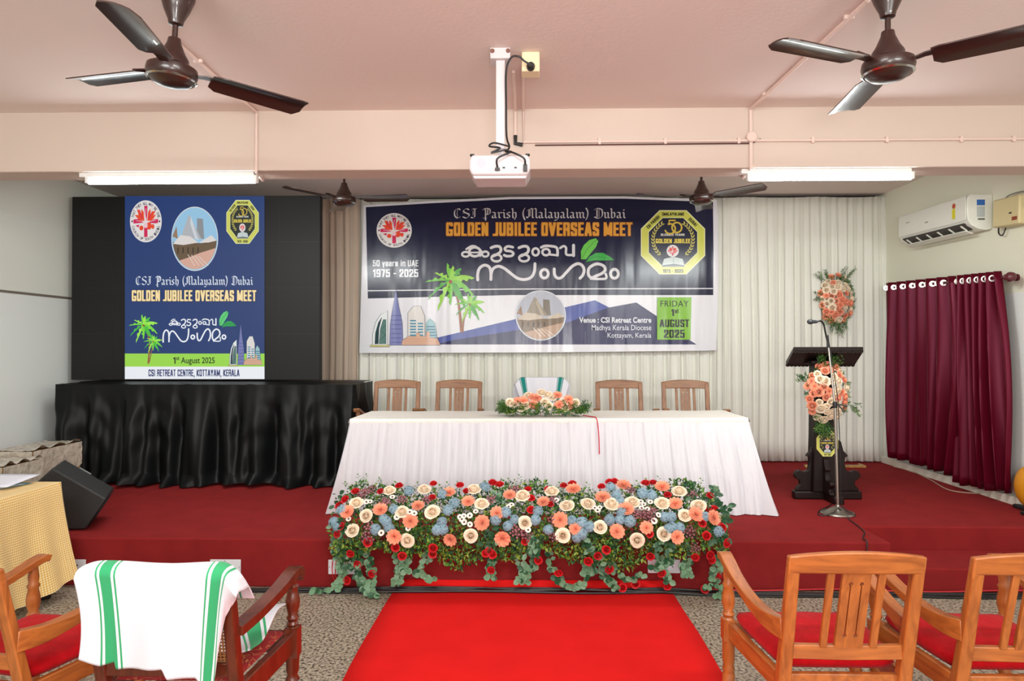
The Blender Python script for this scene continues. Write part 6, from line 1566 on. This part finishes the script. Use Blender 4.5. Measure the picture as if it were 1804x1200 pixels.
# wrapped cartons on the stage by the left wall
m_card = mat('brown_cardboard', (160, 124, 82), .75, noise=(5, .12)); m_wrap = mat('plastic_wrap', (190, 180, 164), .18, noise=(14, .25), bump=(18, .8)); m_lab = mat('carton_label', (190, 70, 100), .5)
def carton(label, x0, x1, y0, y1, z0, z1, lab=False):
    t = thing('carton', label, 'box', ((x0 + x1) / 2, (y0 + y1) / 2, z0), 0, 'plastic wrapped cartons by the left wall'); w_, d_, h_ = x1 - x0, y1 - y0, z1 - z0
    b = MB(); b.box((0, 0, h_ / 2), (w_, d_, h_)); b.build('box', m_card, t, bevel=.006)
    b = MB()
    b.sheet(lambda u, v: (lerp(-w_ / 2 - .004, w_ / 2 + .004, u), lerp(-d_ / 2 - .004, d_ / 2 + .004, v), h_ + .006 + .008 * abs(math.sin(u * 21 + v * 13) * math.sin(v * 17 - u * 5)) + .03 * smooth01((u - .8) / .2) * math.sin(v * 9) ** 2), 24, 18)
    b.sheet(lambda u, v: (lerp(-w_ / 2 - .004, w_ / 2 + .004, u), -d_ / 2 - .006 - .006 * abs(math.sin(u * 17 + v * 9)), lerp(h_ * .03, h_ + .006, v)), 24, 8)
    b.sheet(lambda u, v: (w_ / 2 + .006 + .006 * abs(math.sin(u * 15 + v * 8)), lerp(-d_ / 2 - .004, d_ / 2 + .004, u), lerp(h_ * (.30 + .3 * u * u), h_ + .006, v)), 24, 8)
    b.build('plastic_wrap', m_wrap, t, recalc=False)
    if lab:
        b = MB(); b.box((w_ * .02, -d_ / 2 - .016, h_ * .74), (.05, .003, h_ * .34)); b.build('printed_label', m_lab, t)
    return t
carton('plastic wrapped brown carton nearest the black drape', -4.34, atY(146, 800, 6.08).x, 5.45, 6.05, SH, .80, True)
carton('plastic wrapped brown carton half hidden behind the gingham table', -4.55, atY(48, 815, 5.2).x, 4.95, 5.36, SH, .76)

# ------------------------------------------------------------------ sockets on the stage front, cables
m_plate = mat('socket_white', (228, 228, 236), .4)
def socket(label, x0, x1, y0, y1, holes):
    a, c = atY(x0, y1, YS), atY(x1, y0, YS)
    t = thing('wall_socket', label, 'socket', ((a.x + c.x) / 2, YS, a.z), 0, 'white socket plates on the stage front'); w_, h_ = c.x - a.x, c.z - a.z
    b = MB(); b.box((0, -.006, h_ / 2), (w_, .01, h_)); b.build('plate', m_plate, t, bevel=.003)
    for u, v, s_ in holes:
        b = MB(); b.lathe([(.0035 * s_, 0), (.0035 * s_, .002)], (u * w_, -.0112, v * h_), 8, (0, -1, 0)); b.build('pin_hole', m_black, t)
pin = [(-.28, .5, 1.2), (-.08, .5, 1.4), (.03, .52, 1.2), (.26, .48, 1.2), (-.46, .5, .8), (.46, .52, .8), (-.01, .92, .9)]
socket('white socket plate on the stage front beside the gingham table', 114, 152, 985.5, 1011, [(.2, .35, 1.3), (.06, .35, 1.3), (.13, .62, 1.5), (-.25, .35, 1), (-.05, .3, 1)])
socket('white socket plate on the stage front right of the towel', 371, 425, 985.5, 1012, pin)
socket('white socket plate half hidden by leaves at the left end of the flowers', 579, 636, 986, 1011, pin)
socket('white socket plate half hidden by leaves near the right end of the flowers', 1141, 1198, 985.5, 1009, pin)
b = MB(); r = random.Random(8)
for k in range(5):
    pts = []
    for i in range(26):
        x = lerp(-2.9, 3.9, i / 25); rise = .012 if -1.0 < x < 1.05 else 0
        pts.append((x, YS - .05 - .017 * k + .012 * math.sin(i * 1.3 + k * 2), .008 + rise + (.011 if k % 2 else 0) * (0.5 + 0.5 * math.sin(i * .9 + k))))
    b.tube(spline(pts, 3), .0065, 6)
tag(b.build('cable_bundle', m_black), 'bundle of black cables along the floor at the foot of the stage', 'cable')
b = MB(); pts = [(lerp(1.2, 3.6, i / 16), YS - .035 - .02 * math.sin(i * .8), .02) for i in range(17)]; b.tube(spline(pts, 3), .005, 6)
tag(b.build('red_cable', mat('red_cable', (196, 40, 50), .5)), 'red cable along the foot of the stage beside the right chairs', 'cable')
b = MB()
for k in range(2):
    P = [atY(*q, YS - .012 - .008 * k) for q in ((604 + 4 * k, 952), (593 + 5 * k, 966), (586 + 6 * k, 990), (586 + 5 * k, 1012), (592 + 4 * k, 1030))]; b.tube(spline(P, 5), .0035, 6)
tag(b.build('red_wire', mat('red_wire', (214, 30, 40), .5)), 'thin red wires hanging down the stage front at the left end of the flowers', 'wire')
b = MB(); b.tube(spline([atZ(*q, SH + .006) for q in ((1574, 822), (1610, 832), (1640, 846), (1668, 862), (1700, 868), (1736, 870))] , 5), .005, 6)
tag(b.build('wall_cable', mat('beige_cable', (176, 150, 130), .6)), 'beige cable lying along the stage floor under the maroon curtains', 'cable')
# ducting on the right wall by the curtain
t = thing('cable_trunking', 'white cable trunking with dark gaps low on the right wall', 'trunking', (XR, 3.6, SH + .17))
for k in range(2):
    b = MB(); b.box((-.014, .7, .02 + .075 * k), (.026, 1.6, .05)); b.build('duct', m_plate, t, bevel=.003)
    b = MB(); b.box((-.006, .7, .055 + .075 * k), (.01, 1.6, .022)); b.build('dark_gap', m_black, t)
# orange yellow seat at the right frame edge
yo = atZ(1806, 905, SH)
t = thing('yellow_stool', 'rounded orange yellow moulded stool with a black foot, cut off at the right edge', 'stool', (4.03, 5.56, SH))
b = MB(); b.sphere((0, 0, .20), .17, 24, 14, (.5, .9, 1.0)); b.build('seat', mat('orange_yellow', (224, 150, 26), .45), t)
b = MB(); b.box((-.03, -.10, .016), (.22, .06, .032)); b.box((0, .02, .016), (.06, .3, .032)); b.build('foot', m_black, t, bevel=.008)
